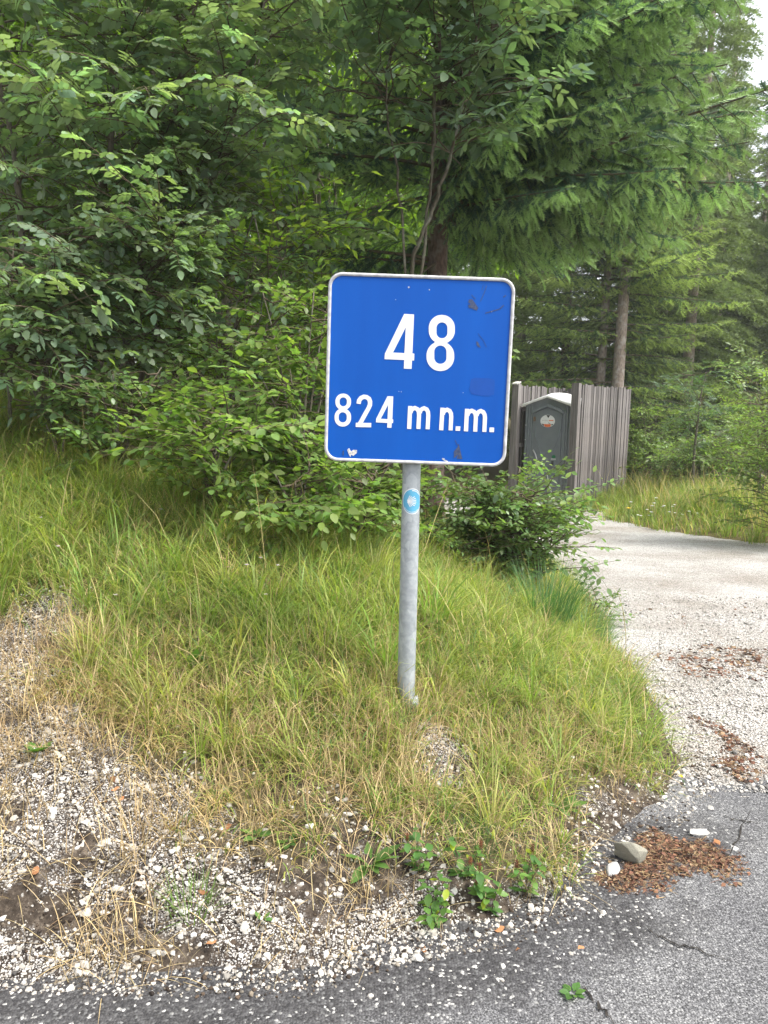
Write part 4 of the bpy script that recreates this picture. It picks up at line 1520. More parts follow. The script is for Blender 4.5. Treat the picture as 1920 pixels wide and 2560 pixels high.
# along the foot of the fence and inside the forest edge
x, y = pick(900, 0.5, 5.2, 14.2, 18.0, lambda x, y: np.where((x + y * 0.0 > 3.55), 0.8, 0.0), 1.0)
tufts(mb, x, y, 10, lambda x, y: 0.30 + 0 * x, 0.009, lambda x, y, t, n: np.clip((GREEN * 0.6 + YEL * 0.35) * t[:, None] * rng.uniform(0.7, 1.2, (n, 1)), 0.01, 0.7), 0.25, 0.9, 0.12)
g = obj('meadow_grass', mb.build('meadow_grass', M['grass'], colors=True), kind='stuff')
tag(g, 'tall seeding meadow grass along the far edge of the gravel lot', 'grass')

# distinct clumps
def clump(label, px, py, L, n, col, W=0.004, lean=0.3, bend=0.9, rad_=0.06):
    q = G(px, py)
    mb = MB()
    az = rng.random(n) * 2 * math.pi
    rr = rad_ * np.sqrt(rng.random(n))
    root = np.stack([rr * np.cos(az), rr * np.sin(az), np.full(n, -0.01)], -1)
    c = np.clip(np.array(col) * rng.uniform(0.75, 1.3, (n, 1)), 0.01, 0.6)
    blades(mb, root, az + rng.normal(size=n) * 0.4, L * rng.uniform(0.6, 1.15, n), np.full(n, W), np.abs(rng.normal(0, lean, n)), np.abs(rng.normal(bend, 0.3, n)), c, 5)
    o = obj('grass_clump', mb.build('grass_clump', M['grass'], colors=True), loc=(q.x, q.y, q.z))
    tag(o, label, 'grass clump')


clump('tall blue-green grass clump at the gravel edge under the rose bush', 1355, 1560, 0.40, 320, (0.08, 0.16, 0.06), 0.0042, 0.25, 0.8, 0.16)
clump('finer grey-green grass clump drooping onto the gravel beside the tall clump', 1470, 1600, 0.30, 260, (0.11, 0.19, 0.09), 0.003, 0.55, 0.9, 0.12)
clump('broad arching grass tuft leaning against the steel post', 965, 1700, 0.34, 26, (0.16, 0.26, 0.05), 0.0075, 0.35, 1.5, 0.05)
clump('long-bladed grass tuft standing behind the steel post', 1080, 1560, 0.36, 40, (0.15, 0.24, 0.05), 0.006, 0.35, 1.4, 0.07)
clump('green grass tuft on the bare stony slope', 480, 2290, 0.12, 70, (0.12, 0.19, 0.05), 0.003, 0.5, 0.7, 0.05)
clump('dark fine grass tuft above the self-heal plants', 1190, 2130, 0.11, 150, (0.06, 0.11, 0.04), 0.002, 0.6, 0.8, 0.06)

# ------------------------------------------------------------------ herbs
HLV, HLF = leaf_tmpl(0.24, 0.05, 0.18, 0.45)


def hleaf(mat, w, tone=(1, 1, 1)):
    v = HLV * np.array([1, w / 0.24, 1])
    return mesh_np('leaf', v, HLF, mat, col=np.ones((len(v), 3)) * tone)


HL_wide = [hleaf(M['herb'], 0.28), hleaf(M['herb'], 0.26, (1.15, 1.1, 0.9)), hleaf(M['herb'], 0.30, (0.85, 0.95, 1))]
HL_long = [hleaf(M['herb'], 0.17), hleaf(M['herb'], 0.19, (1.1, 1.1, 1.0))]
HL_yel = [hleaf(M['herb'], 0.27, (3.0, 1.9, 0.8))]


def rosette(label, px, py, n, size, kinds, lift=0.35, name='rosette_plant'):
    q = G(px, py)
    t = thing(name, label, 'plant', (q.x, q.y, max(q.z, 0.004)))
    for k in range(n):
        a = 2.4 * k + random.uniform(-.3, .3)
        e = random.uniform(0.1, lift * 2)
        put_branch(t, random.choice(kinds), (math.cos(a) * 0.006, math.sin(a) * 0.006, 0.004), (math.cos(a), math.sin(a), e), size * random.uniform(0.65, 1.15), 0, 'leaf')
    return t


rosette('broad leaf rosette of a roadside herb on the stony bank above the asphalt', 925, 2165, 12, 0.085, HL_long, 0.45)
rosette('yellow-green leaf rosette on bare gravel at the end of the grass', 92, 1890, 11, 0.060, HL_wide, 0.5)
rosette('small weed growing alone out of the asphalt', 1430, 2500, 8, 0.031, HL_wide, 0.4, 'weed')
rosette('tiny two-leaved seedling in white gravel', 655, 2320, 4, 0.03, HL_wide, 0.6, 'seedling')
rosette('silverweed tuft between gravel and grass roots', 640, 2105, 9, 0.045, HL_wide, 0.4)
rosette('pointed plantain leaves at the lower grass edge', 1405, 2030, 8, 0.08, HL_long, 0.4)
rosette('creeping clover patch beside the dark soil', 720, 2120, 7, 0.03, HL_wide, 0.4)
rosette('tall dock leaves standing in the grass below the purple flower', 480, 1680, 7, 0.12, HL_long, 0.9)
rosette('willowherb leaves bunched in the middle of the grass', 300, 1470, 8, 0.09, HL_long, 1.1)

mseed = MB()
for k in range(26):
    a = k * 2.4
    zz = k / 26 * 0.022
    d = np.array([math.cos(a), math.sin(a), 0.5])
    scatter(mseed, SV, SF, frames(d[None], np.array([[0, 0, 1.0]])), np.array([[0, 0, zz]]), np.array([0.009]), 0, np.array([[0.5, 0.38, 0.42]]) * rng.uniform(0.7, 1.3))
SEED = mseed.build('seed_head', M['deadleaf'], colors=True)
for (px, py, h, heads, lab) in [
        (1050, 2200, 0.10, 1, 'self-heal plant with one brown head beside the leaf rosette'),
        (1085, 2270, 0.08, 0, 'leafy self-heal plant over the dark asphalt edge'),
        (1075, 2325, 0.05, 0, 'low self-heal plant with yellowing lower leaves on the asphalt edge'),
        (1160, 2210, 0.10, 1, 'self-heal plant with brown head among grass blades'),
        (1205, 2250, 0.10, 2, 'bushy self-heal plant with two brown heads'),
        (1225, 2290, 0.07, 1, 'self-heal plant hanging over bare dark soil'),
        (1310, 2250, 0.11, 2, 'outermost self-heal plant with tall brown heads on the soil')]:
    q = G(px, py)
    t = thing('self_heal_plant', lab, 'plant', (q.x, q.y, q.z))
    for s_ in range(3):
        a = random.uniform(0, 6.28)
        top = np.array([math.cos(a) * 0.04, math.sin(a) * 0.04, h * random.uniform(0.8, 1.1)])
        mb = MB()
        pts = np.array([[0, 0, -0.01], top * 0.5 + [0, 0, h * 0.1], top])
        mb.tube(pts, [0.0016, 0.0014, 0.001], 4)
        obj('stem', mb.build('stem', M['twig']), t)
        for k in range(4):
            p, d = at(pts, 0.2 + 0.25 * k)
            for sg in (0, math.pi):
                a2 = k * 1.57 + sg + random.uniform(-.3, .3)
                put_branch(t, random.choice(HL_wide + HL_yel * (1 if random.random() < 0.3 else 0)), p, (math.cos(a2), math.sin(a2), random.uniform(-.3, .4)), random.uniform(0.024, 0.040), 0, 'leaf')
        if s_ < heads:
            o = obj('seed_head', SEED, t, loc=top)
# flowers
def flower(name, label, px, py, h, mat, size, group=None, q=None):
    q = G(px, py) if q is None else q
    t = thing(name, label, 'flower', (q[0], q[1], q[2]), group)
    mb = MB()
    top = np.array([random.uniform(-.03, .03), random.uniform(-.03, .03), h])
    mb.tube(np.array([[0, 0, 0], top * 0.5, top]), [size * .1, size * .08, size * .06], 4)
    obj('stem', mb.build('stem', M['herb'], colors=True), t)
    mb = MB()
    n = 14
    a = np.arange(n) * 2.4
    d = np.stack([np.cos(a), np.sin(a), 0.15 + 0.5 * (np.arange(n) / n)], -1)
    scatter(mb, SV, SF, frames(d, np.array([[0, 0, 1.0]] * n)), np.zeros((n, 3)), np.full(n, size), 0, np.ones((n, 3)))
    obj('flower_head', mb.build('flower_head', mat, colors=True), t, loc=top)


M['petal_white'] = plain('white_petal', (0.7, 0.7, 0.68), (0.8, 0.8, 0.78), 20, 0.7)
M['petal_purple'] = plain('purple_petal', (0.38, 0.06, 0.32), (0.5, 0.1, 0.42), 20, 0.7)
M['petal_yellow'] = plain('yellow_petal', (0.75, 0.45, 0.02), (0.8, 0.55, 0.04), 20, 0.7)
M['petal_pale'] = plain('pale_lilac_petal', (0.45, 0.38, 0.42), (0.6, 0.52, 0.55), 20, 0.7)
flower('knapweed', 'single purple knapweed flower in the grass', 578, 1450, 0.05, M['petal_purple'], 0.012)
for (px, py) in [(95, 1350), (300, 1560), (138, 1430), (650, 1460), (612, 1480), (410, 1330), (690, 1475), (680, 1555)]:
    flower('clover', 'faded lilac flower head scattered low in the bank grass', px, py, 0.10, M['petal_pale'], 0.011, 'faded flower heads in the grass')
for k in range(20):
    px, py = random.gauss(1655, 45), random.gauss(1275, 14)
    q = P(px, py, 11.6)
    z0 = Hs(q.x, q.y)
    flower('yarrow', 'white flower head in the meadow strip beyond the gravel', 0, 0, max(0.12, q.z - z0), M['petal_white'], 0.030, 'white meadow flowers', (q.x, q.y, z0))
q = P(1575, 1260, 12.0)
flower('hawkbit', 'single yellow flower beside the white ones in the meadow strip', 0, 0, 0.25, M['petal_yellow'], 0.05, None, (q.x, q.y, Hs(q.x, q.y)))
q = G(1715, 1975)
flower('hawkbit', 'tiny yellow flower at the outer corner of the bank grass', 0, 0, 0.05, M['petal_yellow'], 0.010, None, (q.x, q.y, q.z))

# fallen leaves
fl = []
for k in range(4):
    v, f = leaf_tmpl(0.30, 0.12, -0.15 + 0.12 * k, 0.42)
    v[:, 2] += 0.08 * np.sin(v[:, 0] * 5 + k) + 0.06 * np.cos(v[:, 1] * 9)
    fl.append(mesh_np('fallen_leaf', v, f, M['deadleaf'], col=np.ones((len(v), 3)) * (1.5 - 0.2 * k)))
for (px, py) in [(245, 2026), (300, 1988), (440, 2075), (495, 2248), (516, 2385), (520, 2370), (275, 1950), (1500, 2208), (1520, 2190), (1440, 2100), (1800, 2118), (1815, 2122), (95, 2180), (310, 2005), (1260, 2335), (1060, 2400), (1590, 2010), (1700, 2030), (1446, 2372), (580, 2068), (1765, 1745), (1790, 1760), (1300, 2380)]:
    q = G(px, py)
    o = obj('fallen_leaf', random.choice(fl), loc=(q.x, q.y, q.z + 0.004))
    sz = random.uniform(0.020, 0.038)
    o.scale = (sz, sz, sz)
    o.rotation_euler = (random.uniform(-.3, .3), random.uniform(-.3, .3), random.uniform(0, 6.28))
    tag(o, 'curled orange-brown dead leaf lying on the ground near the asphalt', 'fallen leaf', 'fallen leaves by the road')


# litter heaps: strips, leaf flakes and straws piled together
def litter(label, outline_px, n, thick, smin=0.012, smax=0.05):
    pts = [G(*q) for q in outline_px]
    poly = [(p.x, p.y) for p in pts]
    xs_, ys_ = [p[0] for p in poly], [p[1] for p in poly]
    x = rng.uniform(min(xs_) - 0.06, max(xs_) + 0.06, n * 6)
    y = rng.uniform(min(ys_) - 0.06, max(ys_) + 0.06, n * 6)
    dd_ = sdist(x, y, poly) + 0.05 * fbm(x * 16, y * 16, 3)
    k = np.nonzero(rng.random(len(x)) < sstep(-0.035, 0.045, dd_))[0][:n]
    x, y, dd_ = x[k], y[k], dd_[k]
    m_ = len(x)
    g0 = np.maximum(H(x, y), base_h(y) + 0.008)
    z = g0 + rng.random(m_) * np.clip(dd_ / 0.06, 0.12, 1) * thick * (0.6 + 0.5 * fbm(x * 14, y * 14, 7))
    a = rng.random(m_) * 6.28
    d = np.stack([np.cos(a), np.sin(a), rng.normal(size=m_) * 0.18], -1)
    Mx = frames(d, np.array([0, 0, 1.0]) + rng.normal(size=(m_, 3)) * 0.4)
    mb = MB()
    kind = rng.random(m_)
    pal = np.array([[0.13, 0.072, 0.050], [0.22, 0.115, 0.072], [0.05, 0.035, 0.028], [0.26, 0.18, 0.11], [0.15, 0.075, 0.052]])
    c = pal[rng.integers(0, 5, m_)] * rng.uniform(0.6, 1.2, (m_, 1))
    pos = np.stack([x, y, z], -1)
    q = kind < 0.35
    scatter(mb, SV * np.array([1, 1.3, 1.5]) - [0.5, 0, 0], SF, Mx[q], pos[q], rng.uniform(smin, smax * 0.6, q.sum()), 0, c[q])
    q = ~q
    sl = np.stack([rng.uniform(smin * 1.5, smax * 1.5, q.sum()), np.full(q.sum(), 0.0035), np.full(q.sum(), 0.01)], -1)
    c2 = np.where((rng.random(q.sum()) < 0.25)[:, None], np.array([0.36, 0.26, 0.14]), c[q])
    scatter(mb, SV - [0.5, 0, 0], SF, Mx[q], pos[q], sl, 0, c2)
    o = obj('leaf_litter', mb.build('leaf_litter', M['litter'], colors=True), kind='stuff')
    tag(o, label, 'leaf litter')


litter('heap of brown leaf litter and straw washed up on the asphalt edge', [(1490, 2190), (1560, 2170), (1600, 2130), (1640, 2100), (1760, 2115), (1845, 2165), (1835, 2195), (1760, 2190), (1700, 2180), (1690, 2220), (1640, 2245), (1560, 2235), (1500, 2215)], 3400, 0.018, 0.008, 0.034)
litter('band of brown litter and straw lying across the gravel', [(1600, 1640), (1750, 1615), (1930, 1630), (1960, 1725), (1800, 1722), (1700, 1695)], 2400, 0.014, 0.015, 0.08)
litter('clotted brown leaves at the seam of gravel and asphalt', [(1700, 1795), (1780, 1800), (1860, 1850), (1920, 1880), (1900, 1900), (1820, 1885), (1760, 1840)], 900, 0.02)
litter('small dark twist of dead leaves on the loose gravel', [(1790, 1915), (1850, 1905), (1890, 1935), (1870, 1955), (1820, 1945)], 380, 0.02)
litter('thin scatter of pine straw on the far gravel', [(1510, 1530), (1640, 1520), (1760, 1560), (1880, 1500), (1920, 1530), (1760, 1600), (1600, 1570)], 260, 0.006, 0.02, 0.09)
litter('dead brown twigs under the trailing rose on the gravel edge', [(1460, 1540), (1510, 1530), (1530, 1560), (1490, 1580)], 160, 0.03, 0.02, 0.06)

# ------------------------------------------------------------------ portable toilet and its board fence
TH = rad(40)
e = np.array([math.cos(TH), -math.sin(TH), 0])        # along the front, towards the camera side
D = np.array([math.sin(TH), math.cos(TH), 0])         # into the depth
Rz = np.stack([e, D, [0, 0, 1]], -1)
Rp = np.array(P(1424, 1262, 15.2))
Rp[2] = float(base_h(15.2))
FH = P(1424, 957, 15.2).z - Rp[2]
fence = thing('board_fence', 'weathered grey board fence screening the portable toilet on three sides', 'fence', Rp, None, -TH)
bm_cache = {}


def board(w, h, t, x, y, ang=0.0, name='board', dz=0.0):
    mb = MB()
    k = 0.12 * w
    mb.box((0, 0, h / 2), (w, t, h))
    o = obj(name, mb.build(name, M['wood'], smooth=False), fence, loc=(x, y, dz))
    o.rotation_euler = (random.uniform(-.006, .006), random.uniform(-.008, .008), ang + random.uniform(-.03, .03))
    return o


# right side panel, running into the depth (local +y)
yy = 0.17
while yy < 2.62:
    w = random.choice((0.06, 0.075, 0.09, 0.11))
    board(w, FH * random.uniform(0.985, 1.0), 0.022, 0.0 + random.choice((0, 0.004)), yy + w / 2, math.pi / 2)
    yy += w + random.choice((0.012, 0.02, 0.03, 0.035))
W_ = 1.36
for (x, y) in ((0, 0.06), (-0.06, 2.56), (-W_, 0.06), (-W_, 2.22)):
    o = board(0.15 if y < 1 else 0.11, FH * (1.0 if y < 1 else 0.97), 0.11, x, y, 0, 'post')
xx = -W_ + 0.02
while xx < -0.1:
    w = random.choice((0.08, 0.1, 0.12))
    board(w, FH * random.uniform(0.98, 1.0), 0.022, xx + w / 2, 2.30, 0)
    xx += w + random.choice((0.01, 0.018, 0.03))
yy = 0.17
while yy < 2.15:
    w = random.choice((0.08, 0.1, 0.12))
    board(w, FH * random.uniform(0.98, 1.0), 0.022, -W_ - 0.03, yy + w / 2, math.pi / 2)
    yy += w + random.choice((0.012, 0.02, 0.03))
for z in (0.45, 1.2, 2.02):
    for (cx_, cy0, dx_, dy_) in ((-0.045, 1.2, 0.05, 2.1), (-W_ + 0.05, 1.2, 0.05, 2.1), (-W_ / 2, 2.25, W_ - 0.16, 0.05)):
        mb = MB()
        mb.box((0, 0, 0), (dx_, dy_, 0.09))
        obj('rail', mb.build('rail', M['wood'], smooth=False), fence, loc=(cx_, cy0, z))
mb = MB()
mb.box((0, 0, 0), (0.34, 0.05, 0.13))
obj('rail', mb.build('rail', M['wood'], smooth=False), fence, loc=(-W_ + 0.2, 0.30, 1.98))
for (x, y) in ((-W_, 0.06),):     # slanted pale caps of the posts
    mb = MB()
    mb.box((0, 0, 0), (0.13, 0.16, 0.025), Matrix.Rotation(0.3, 3, 'X'))
    obj('post_cap', mb.build('post_cap', M['litrock'], smooth=False), fence, loc=(x, y, FH + 0.012))

TW, TD = 1.06, 1.15
tb = Rp - e * 0.66 + D * 0.16
toilet = thing('portable_toilet', 'dark grey portable toilet with white arched roof inside the board fence', 'toilet', (tb[0], tb[1], Rp[2]), None, -TH)
TH_ = 2.06       # eaves
PK = 2.22        # front gable peak


def tpart(name, mb, mat, parent=None, smooth=False):
    return obj(name, mb.build(name, mat, smooth=smooth), parent or toilet)


def prism(mb, poly, y0, y1, m=0):
    """polygon in x,z extruded along y"""
    n = len(poly)
    V = [(x, y0, z) for x, z in poly] + [(x, y1, z) for x, z in poly]
    tri = [t for t in tessellate_polygon([[Vector((x, 0, z)) for x, z in poly]])]
    fr = [list(t) for t in tri] + [[a + n for a in t[::-1]] for t in tri]
    mb.add(V, fr, m)
    n0 = mb.n - 2 * n
    mb.f.setdefault(4, []).append(np.array([[n0 + i, n0 + (i + 1) % n, n0 + n + (i + 1) % n, n0 + n + i] for i in range(n)]))
    mb.m.setdefault(4, []).append(np.full(n, m))
    return mb


def arch(w, z0, ze, pk, n=8):
    """gabled outline with softly bowed slopes"""
    pts = [(-w / 2, z0), (w / 2, z0), (w / 2, ze)]
    for k in range(1, n):
        t = k / n
        pts.append((w / 2 * (1 - t), ze + (pk - ze) * (t ** 0.85)))
    pts.append((0, pk))
    for k in range(n - 1, 0, -1):
        t = k / n
        pts.append((-w / 2 * (1 - t), ze + (pk - ze) * (t ** 0.85)))
    pts.append((-w / 2, ze))
    return pts


mb = MB()
prism(mb, arch(TW, 0.10, TH_, PK), 0.03, TD)
body = tpart('body', mb, M['plastic'])
mb = MB()
mb.box((0, TD / 2, 0.05), (TW + 0.06, TD + 0.06, 0.10))
tpart('base_skid', mb, M['plastic_dark'])
for s in (-1, 1):
    for k in range(3):
        mb = MB()
        mb.box((s * (TW / 2 - 0.045 - 0.055 * k), 0.022, 1.08), (0.030, 0.026, 1.9))
        tpart('corner_rib', mb, M['plastic'], body)
    for k in range(6):
        mb = MB()
        mb.box((s * (TW / 2 + 0.006), 0.2 + 0.15 * k, 1.05), (0.02, 0.06, 1.75))
        tpart('side_rib', mb, M['plastic'], body)
# roof: bowed shell with a bright overhanging lip
mb = MB()
ny, nx = 9, 17
gx = np.linspace(-TW / 2 - 0.07, TW / 2 + 0.07, nx)
gy = np.linspace(-0.07, TD + 0.06, ny)
X, Y = np.meshgrid(gx, gy, indexing='ij')
u = 1 - np.abs(X) / (TW / 2 + 0.07)
dome = np.sin(np.clip((Y + 0.07) / (TD + 0.13), 0, 1) * math.pi) ** 0.5
Z = TH_ - 0.03 + (PK + 0.035 - TH_) * u ** 0.85 + 0.075 * dome * (u ** 0.4)
Vt = np.stack([X, Y, Z], -1).reshape(-1, 3)
i, j = np.meshgrid(np.arange(nx - 1), np.arange(ny - 1), indexing='ij')
ft = np.stack([i * ny + j, (i + 1) * ny + j, (i + 1) * ny + j + 1, i * ny + j + 1], -1).reshape(-1, 4)
mb.add(Vt, ft)
ro = tpart('roof', mb, M['roof'], smooth=True)
sol = ro.modifiers.new('thickness', 'SOLIDIFY')
sol.thickness = 0.045
sol.offset = -1
# door, slightly proud, with its moulded lines
DW = 0.62
mb = MB()
prism(mb, arch(DW, 0.16, 1.86, 1.99), 0.006, 0.03)
door = tpart('door', mb, M['plastic_dark'])
mb = MB()
po = arch(DW + 0.13, 1.55, 1.90, 2.06)[2:]
pi_ = arch(DW + 0.03, 1.55, 1.87, 2.005)[2:]
for (ax_, bx_, cx_, dx_) in [(po[k], po[k + 1], pi_[k + 1], pi_[k]) for k in range(len(po) - 1)]:
    prism(mb, [ax_, bx_, cx_, dx_], -0.022, 0.028)
tpart('door_hood', mb, M['plastic'])


def ridge(pts, w, parent, mat, name, y=0.0):
    mb = MB()
    mb.tube(np.array([(x, y, z) for x, z in pts]), w, 6)
    tpart(name, mb, mat, parent, True)


for s in (-1, 1):
    ridge([(s * 0.28, 1.60), (s * 0.26, 1.40), (s * 0.19, 1.22), (s * 0.12, 1.05), (s * 0.10, 0.85), (s * 0.10, 0.7)], 0.009, door, M['plastic'], 'door_ridge')
ridge([(-0.30, 1.12), (-0.24, 1.02), (-0.19, 0.88), (-0.185, 0.70)], 0.014, door, M['aluminium'], 'door_ridge')
ridge([(0.05, 0.62), (0.09, 0.45), (0.15, 0.30), (0.20, 0.18)], 0.013, door, M['aluminium'], 'door_ridge')


def ell(cx_, cz, rx, rz, n=28):
    return [(cx_ + rx * math.cos(2 * math.pi * k / n), cz + rz * math.sin(2 * math.pi * k / n)) for k in range(n)]


def flat(name, poly, y, mat, parent, th=0.003):
    mb = MB()
    prism(mb, poly, y - th, y)
    return tpart(name, mb, mat, parent)


EZ = 1.715
emb = flat('emblem', ell(0, EZ, 0.165, 0.125), 0.004, M['white'], door)
for name, poly, mat in [('emblem_mark', [(-0.035, EZ + 0.118), (0.05, EZ + 0.118), (0.012, EZ + 0.06)], 'black'),
                        ('emblem_mark', [(-0.085, EZ - 0.06), (-0.02, EZ - 0.065), (0.08, EZ - 0.06), (0.07, EZ - 0.112), (0.0, EZ - 0.122), (-0.06, EZ - 0.113)], 'orange'),
                        ('emblem_mark', [(0.03, EZ + 0.005), (0.13, EZ + 0.004), (0.13, EZ + 0.022), (0.03, EZ + 0.022)], 'orange'),
                        ('emblem_mark', [(-0.12, EZ + 0.006), (-0.005, EZ + 0.006), (-0.005, EZ + 0.018), (-0.12, EZ + 0.018)], 'aluminium'),
                        ('emblem_mark', [(0.0, EZ - 0.01), (0.03, EZ - 0.05), (0.075, EZ - 0.058), (0.02, EZ - 0.03)], 'black'),
                        ('emblem_mark', [(0.085, EZ - 0.06), (0.135, EZ - 0.055), (0.10, EZ - 0.092)], 'black'),
                        ('emblem_mark', [(-0.135, EZ - 0.055), (-0.09, EZ - 0.06), (-0.075, EZ - 0.10), (-0.10, EZ - 0.092)], 'black')]:
    flat(name, poly, 0.0005, M[mat], door, 0.002)
lk = flat('lock_indicator', ell(0.175, 1.00, 0.040, 0.035), 0.003, M['green'], door, 0.008)
flat('lock_plate', [(0.12, 0.935), (0.225, 0.935), (0.225, 0.965), (0.12, 0.965)], 0.002, M['aluminium'], door, 0.006)
mb = MB()
mb.box((0.175, -0.008, 0.86), (0.085, 0.022, 0.14))
tpart('door_handle', mb, M['plastic'], door)
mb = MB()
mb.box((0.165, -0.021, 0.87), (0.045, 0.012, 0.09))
tpart('recess_shade', mb, M['black'], door)  # raised black block stands for the shade inside the grip recess
for (x, z) in ((0.27, 0.70), (-0.30, 1.75)):
    mb = MB()
    mb.box((x, 0.0, z), (0.045, 0.025, 0.09))
    tpart('hinge', mb, M['rust'], door)
for z in (1.62, 1.32, 1.0):
    mb = MB()
    mb.box((-TW / 2 + 0.03, 0.005, z), (0.02, 0.02, 0.02))
    tpart('rivet', mb, M['aluminium'], body)

# ------------------------------------------------------------------ the road sign
SY = 2.5
cs = P(1047, 922, SY)
tilt = 0.0
C_TL, C_TR, C_BR, C_BL = P(822, 679, SY), P(1291, 697, SY), P(1262, 1167, SY), P(810, 1152, SY)
cen = (C_TL + C_TR + C_BR + C_BL) / 4
ax = ((C_TR - C_TL) + (C_BR - C_BL)) / 2
az_ = ((C_TL - C_BL) + (C_TR - C_BR)) / 2
SW, SHt = ax.length, az_.length
ang = math.atan2(ax.z, ax.x)
ca, sa = math.cos(ang), math.sin(ang)
pb = P(1015, 1775, SY)
PR = 0.0302
POST_Y = SY + 0.014 + PR + 0.004
sign = thing('road_sign', 'square blue road sign reading 48 and 824 m n.m. on a steel post', 'sign', (pb.x, POST_Y, Hs(pb.x, POST_Y)))
so_ = np.array(sign.location)


def S(px, py):
    """sign-plane coordinates (x right, z up, from the panel centre) of a photograph pixel"""
    q = P(px, py, SY) - cen
    return (q.x * ca + q.z * sa, -q.x * sa + q.z * ca)


def Z_(zx, zy):
    return S(780 + zx / 3.0722, 640 + zy / 3.0722)


def rrect(w, h, r, n=8):
    out = []
    for (cx_, cz, a0) in ((w / 2 - r, h / 2 - r, 0), (-w / 2 + r, h / 2 - r, 90), (-w / 2 + r, -h / 2 + r, 180), (w / 2 - r, -h / 2 + r, 270)):
        for k in range(n + 1):
            a = rad(a0 + 90 * k / n)
            out.append((cx_ + r * math.cos(a), cz + r * math.sin(a)))
    return out


def place_sign(name, mb, mats, parent, smooth=False):
    o = obj(name, mb.build(name, mats, smooth=smooth), parent)
    return o


panel = bpy.data.objects.new('panel', None)
mb = MB()
prism(mb, rrect(SW - 0.008, SHt - 0.008, 0.040), 0.000, 0.012)
panel = obj('panel', mb.build('panel', M['bluesign'], smooth=False), sign)
panel.location = (cen.x - so_[0], SY - so_[1], cen.z - so_[2])
panel.rotation_euler = (0, -ang, 0)
# rim: folded white edge, standing proud of the blue face
mb = MB()
o_, i_ = rrect(SW, SHt, 0.044), rrect(SW - 0.021, SHt - 0.021, 0.034)
n = len(o_)
V = [(x, 0.018, z) for x, z in o_] + [(x, -0.0025, z) for x, z in o_] + [(x, -0.0045, z) for x, z in [((a[0] * .6 + b[0] * .4), (a[1] * .6 + b[1] * .4)) for a, b in zip(o_, i_)]] + [(x, -0.0030, z) for x, z in i_] + [(x, 0.001, z) for x, z in i_]
fr = [[r * n + k, r * n + (k + 1) % n, (r + 1) * n + (k + 1) % n, (r + 1) * n + k] for r in range(4) for k in range(n)]
mb.add(V, np.array(fr)[:, ::-1])
obj('rim', mb.build('rim', M['rim'], smooth=True), panel)
for z in (0.18, -0.18):
    mb = MB()
    mb.box((0, 0.024, z), (SW * 0.8, 0.022, 0.04))
    obj('back_rail', mb.build('back_rail', M['aluminium'], smooth=False), panel)


def fill(loops, y=-0.0012, th=0.0010, mb=None):
    """flat lettering with holes, with its small edge"""
    mb = mb or MB()
    tri = tessellate_polygon([[Vector((x, z, 0)) for x, z in lp] for lp in loops])
    flatp = [p for lp in loops for p in lp]
    fr = []
    for t in tri:
        a, b, c = [flatp[k] for k in t]
        cr = (b[0] - a[0]) * (c[1] - a[1]) - (b[1] - a[1]) * (c[0] - a[0])
        fr.append(list(t) if cr > 0 else list(t)[::-1])
    mb.add([(x, y, z) for x, z in flatp], fr)
    for lp in loops:
        n = len(lp)
        mb.add([(x, y, z) for x, z in lp] + [(x, y + th, z) for x, z in lp], [[k, (k + 1) % n, n + (k + 1) % n, n + k] for k in range(n)])
    return mb


def stad(cx_, y0, y1, hw, yy):
    """half width of a stadium at height yy, or None"""
    r = hw
    if yy < y0 or yy > y1:
        return None
    dy = max(y0 + r - yy, yy - (y1 - r), 0)
    return cx_ - (hw - r + math.sqrt(max(0, r * r - dy * dy))), cx_ + (hw - r + math.sqrt(max(0, r * r - dy * dy)))


def outline(shapes, n=64):
    y0 = min(s[1] for s in shapes)
    y1 = max(s[2] for s in shapes)
    L, R_ = [], []
    for k in range(n + 1):
        t = 0.5 - 0.5 * math.cos(math.pi * k / n) if len(shapes) == 1 else k / n
        yy = y0 + (y1 - y0) * t
        if len(shapes) == 2:
            s_ = 0.5 - 0.5 * math.cos(math.pi * t)
            yy = y0 + (y1 - y0) * (0.5 * t + 0.5 * s_)
        e_ = [q for q in (stad(*s, yy) for s in shapes) if q]
        if not e_:
            continue
        L.append((min(a for a, b in e_), yy))
        R_.append((max(b for a, b in e_), yy))
    return R_ + L[::-1]


def conv(loop):
    return [Z_(*p) for p in loop]


def stroke(pts, w):
    pts = np.array(pts, float)
    t = norm(np.diff(pts, axis=0))
    nr = np.stack([-t[:, 1], t[:, 0]], -1)
    L, R_ = [], []
    for k in range(len(pts)):
        if k == 0:
            m_ = nr[0]
        elif k == len(pts) - 1:
            m_ = nr[-1]
        else:
            m_ = nr[k - 1] + nr[k]
            m_ = m_ / max(0.35, (m_ @ m_) / 2) if (m_ @ m_) > 0 else nr[k]
        L.append(tuple(pts[k] + m_ * w / 2))
        R_.append(tuple(pts[k] - m_ * w / 2))
    return L + R_[::-1]


def glyph(name, groups, mat='glyph'):
    mb = MB()
    for k, loops in enumerate(groups):
        fill([conv(lp) for lp in loops], -0.0012 - 0.0002 * k, 0.0012 + 0.0002 * k, mb)
    return obj(name, mb.build(name, M[mat], smooth=False), panel)


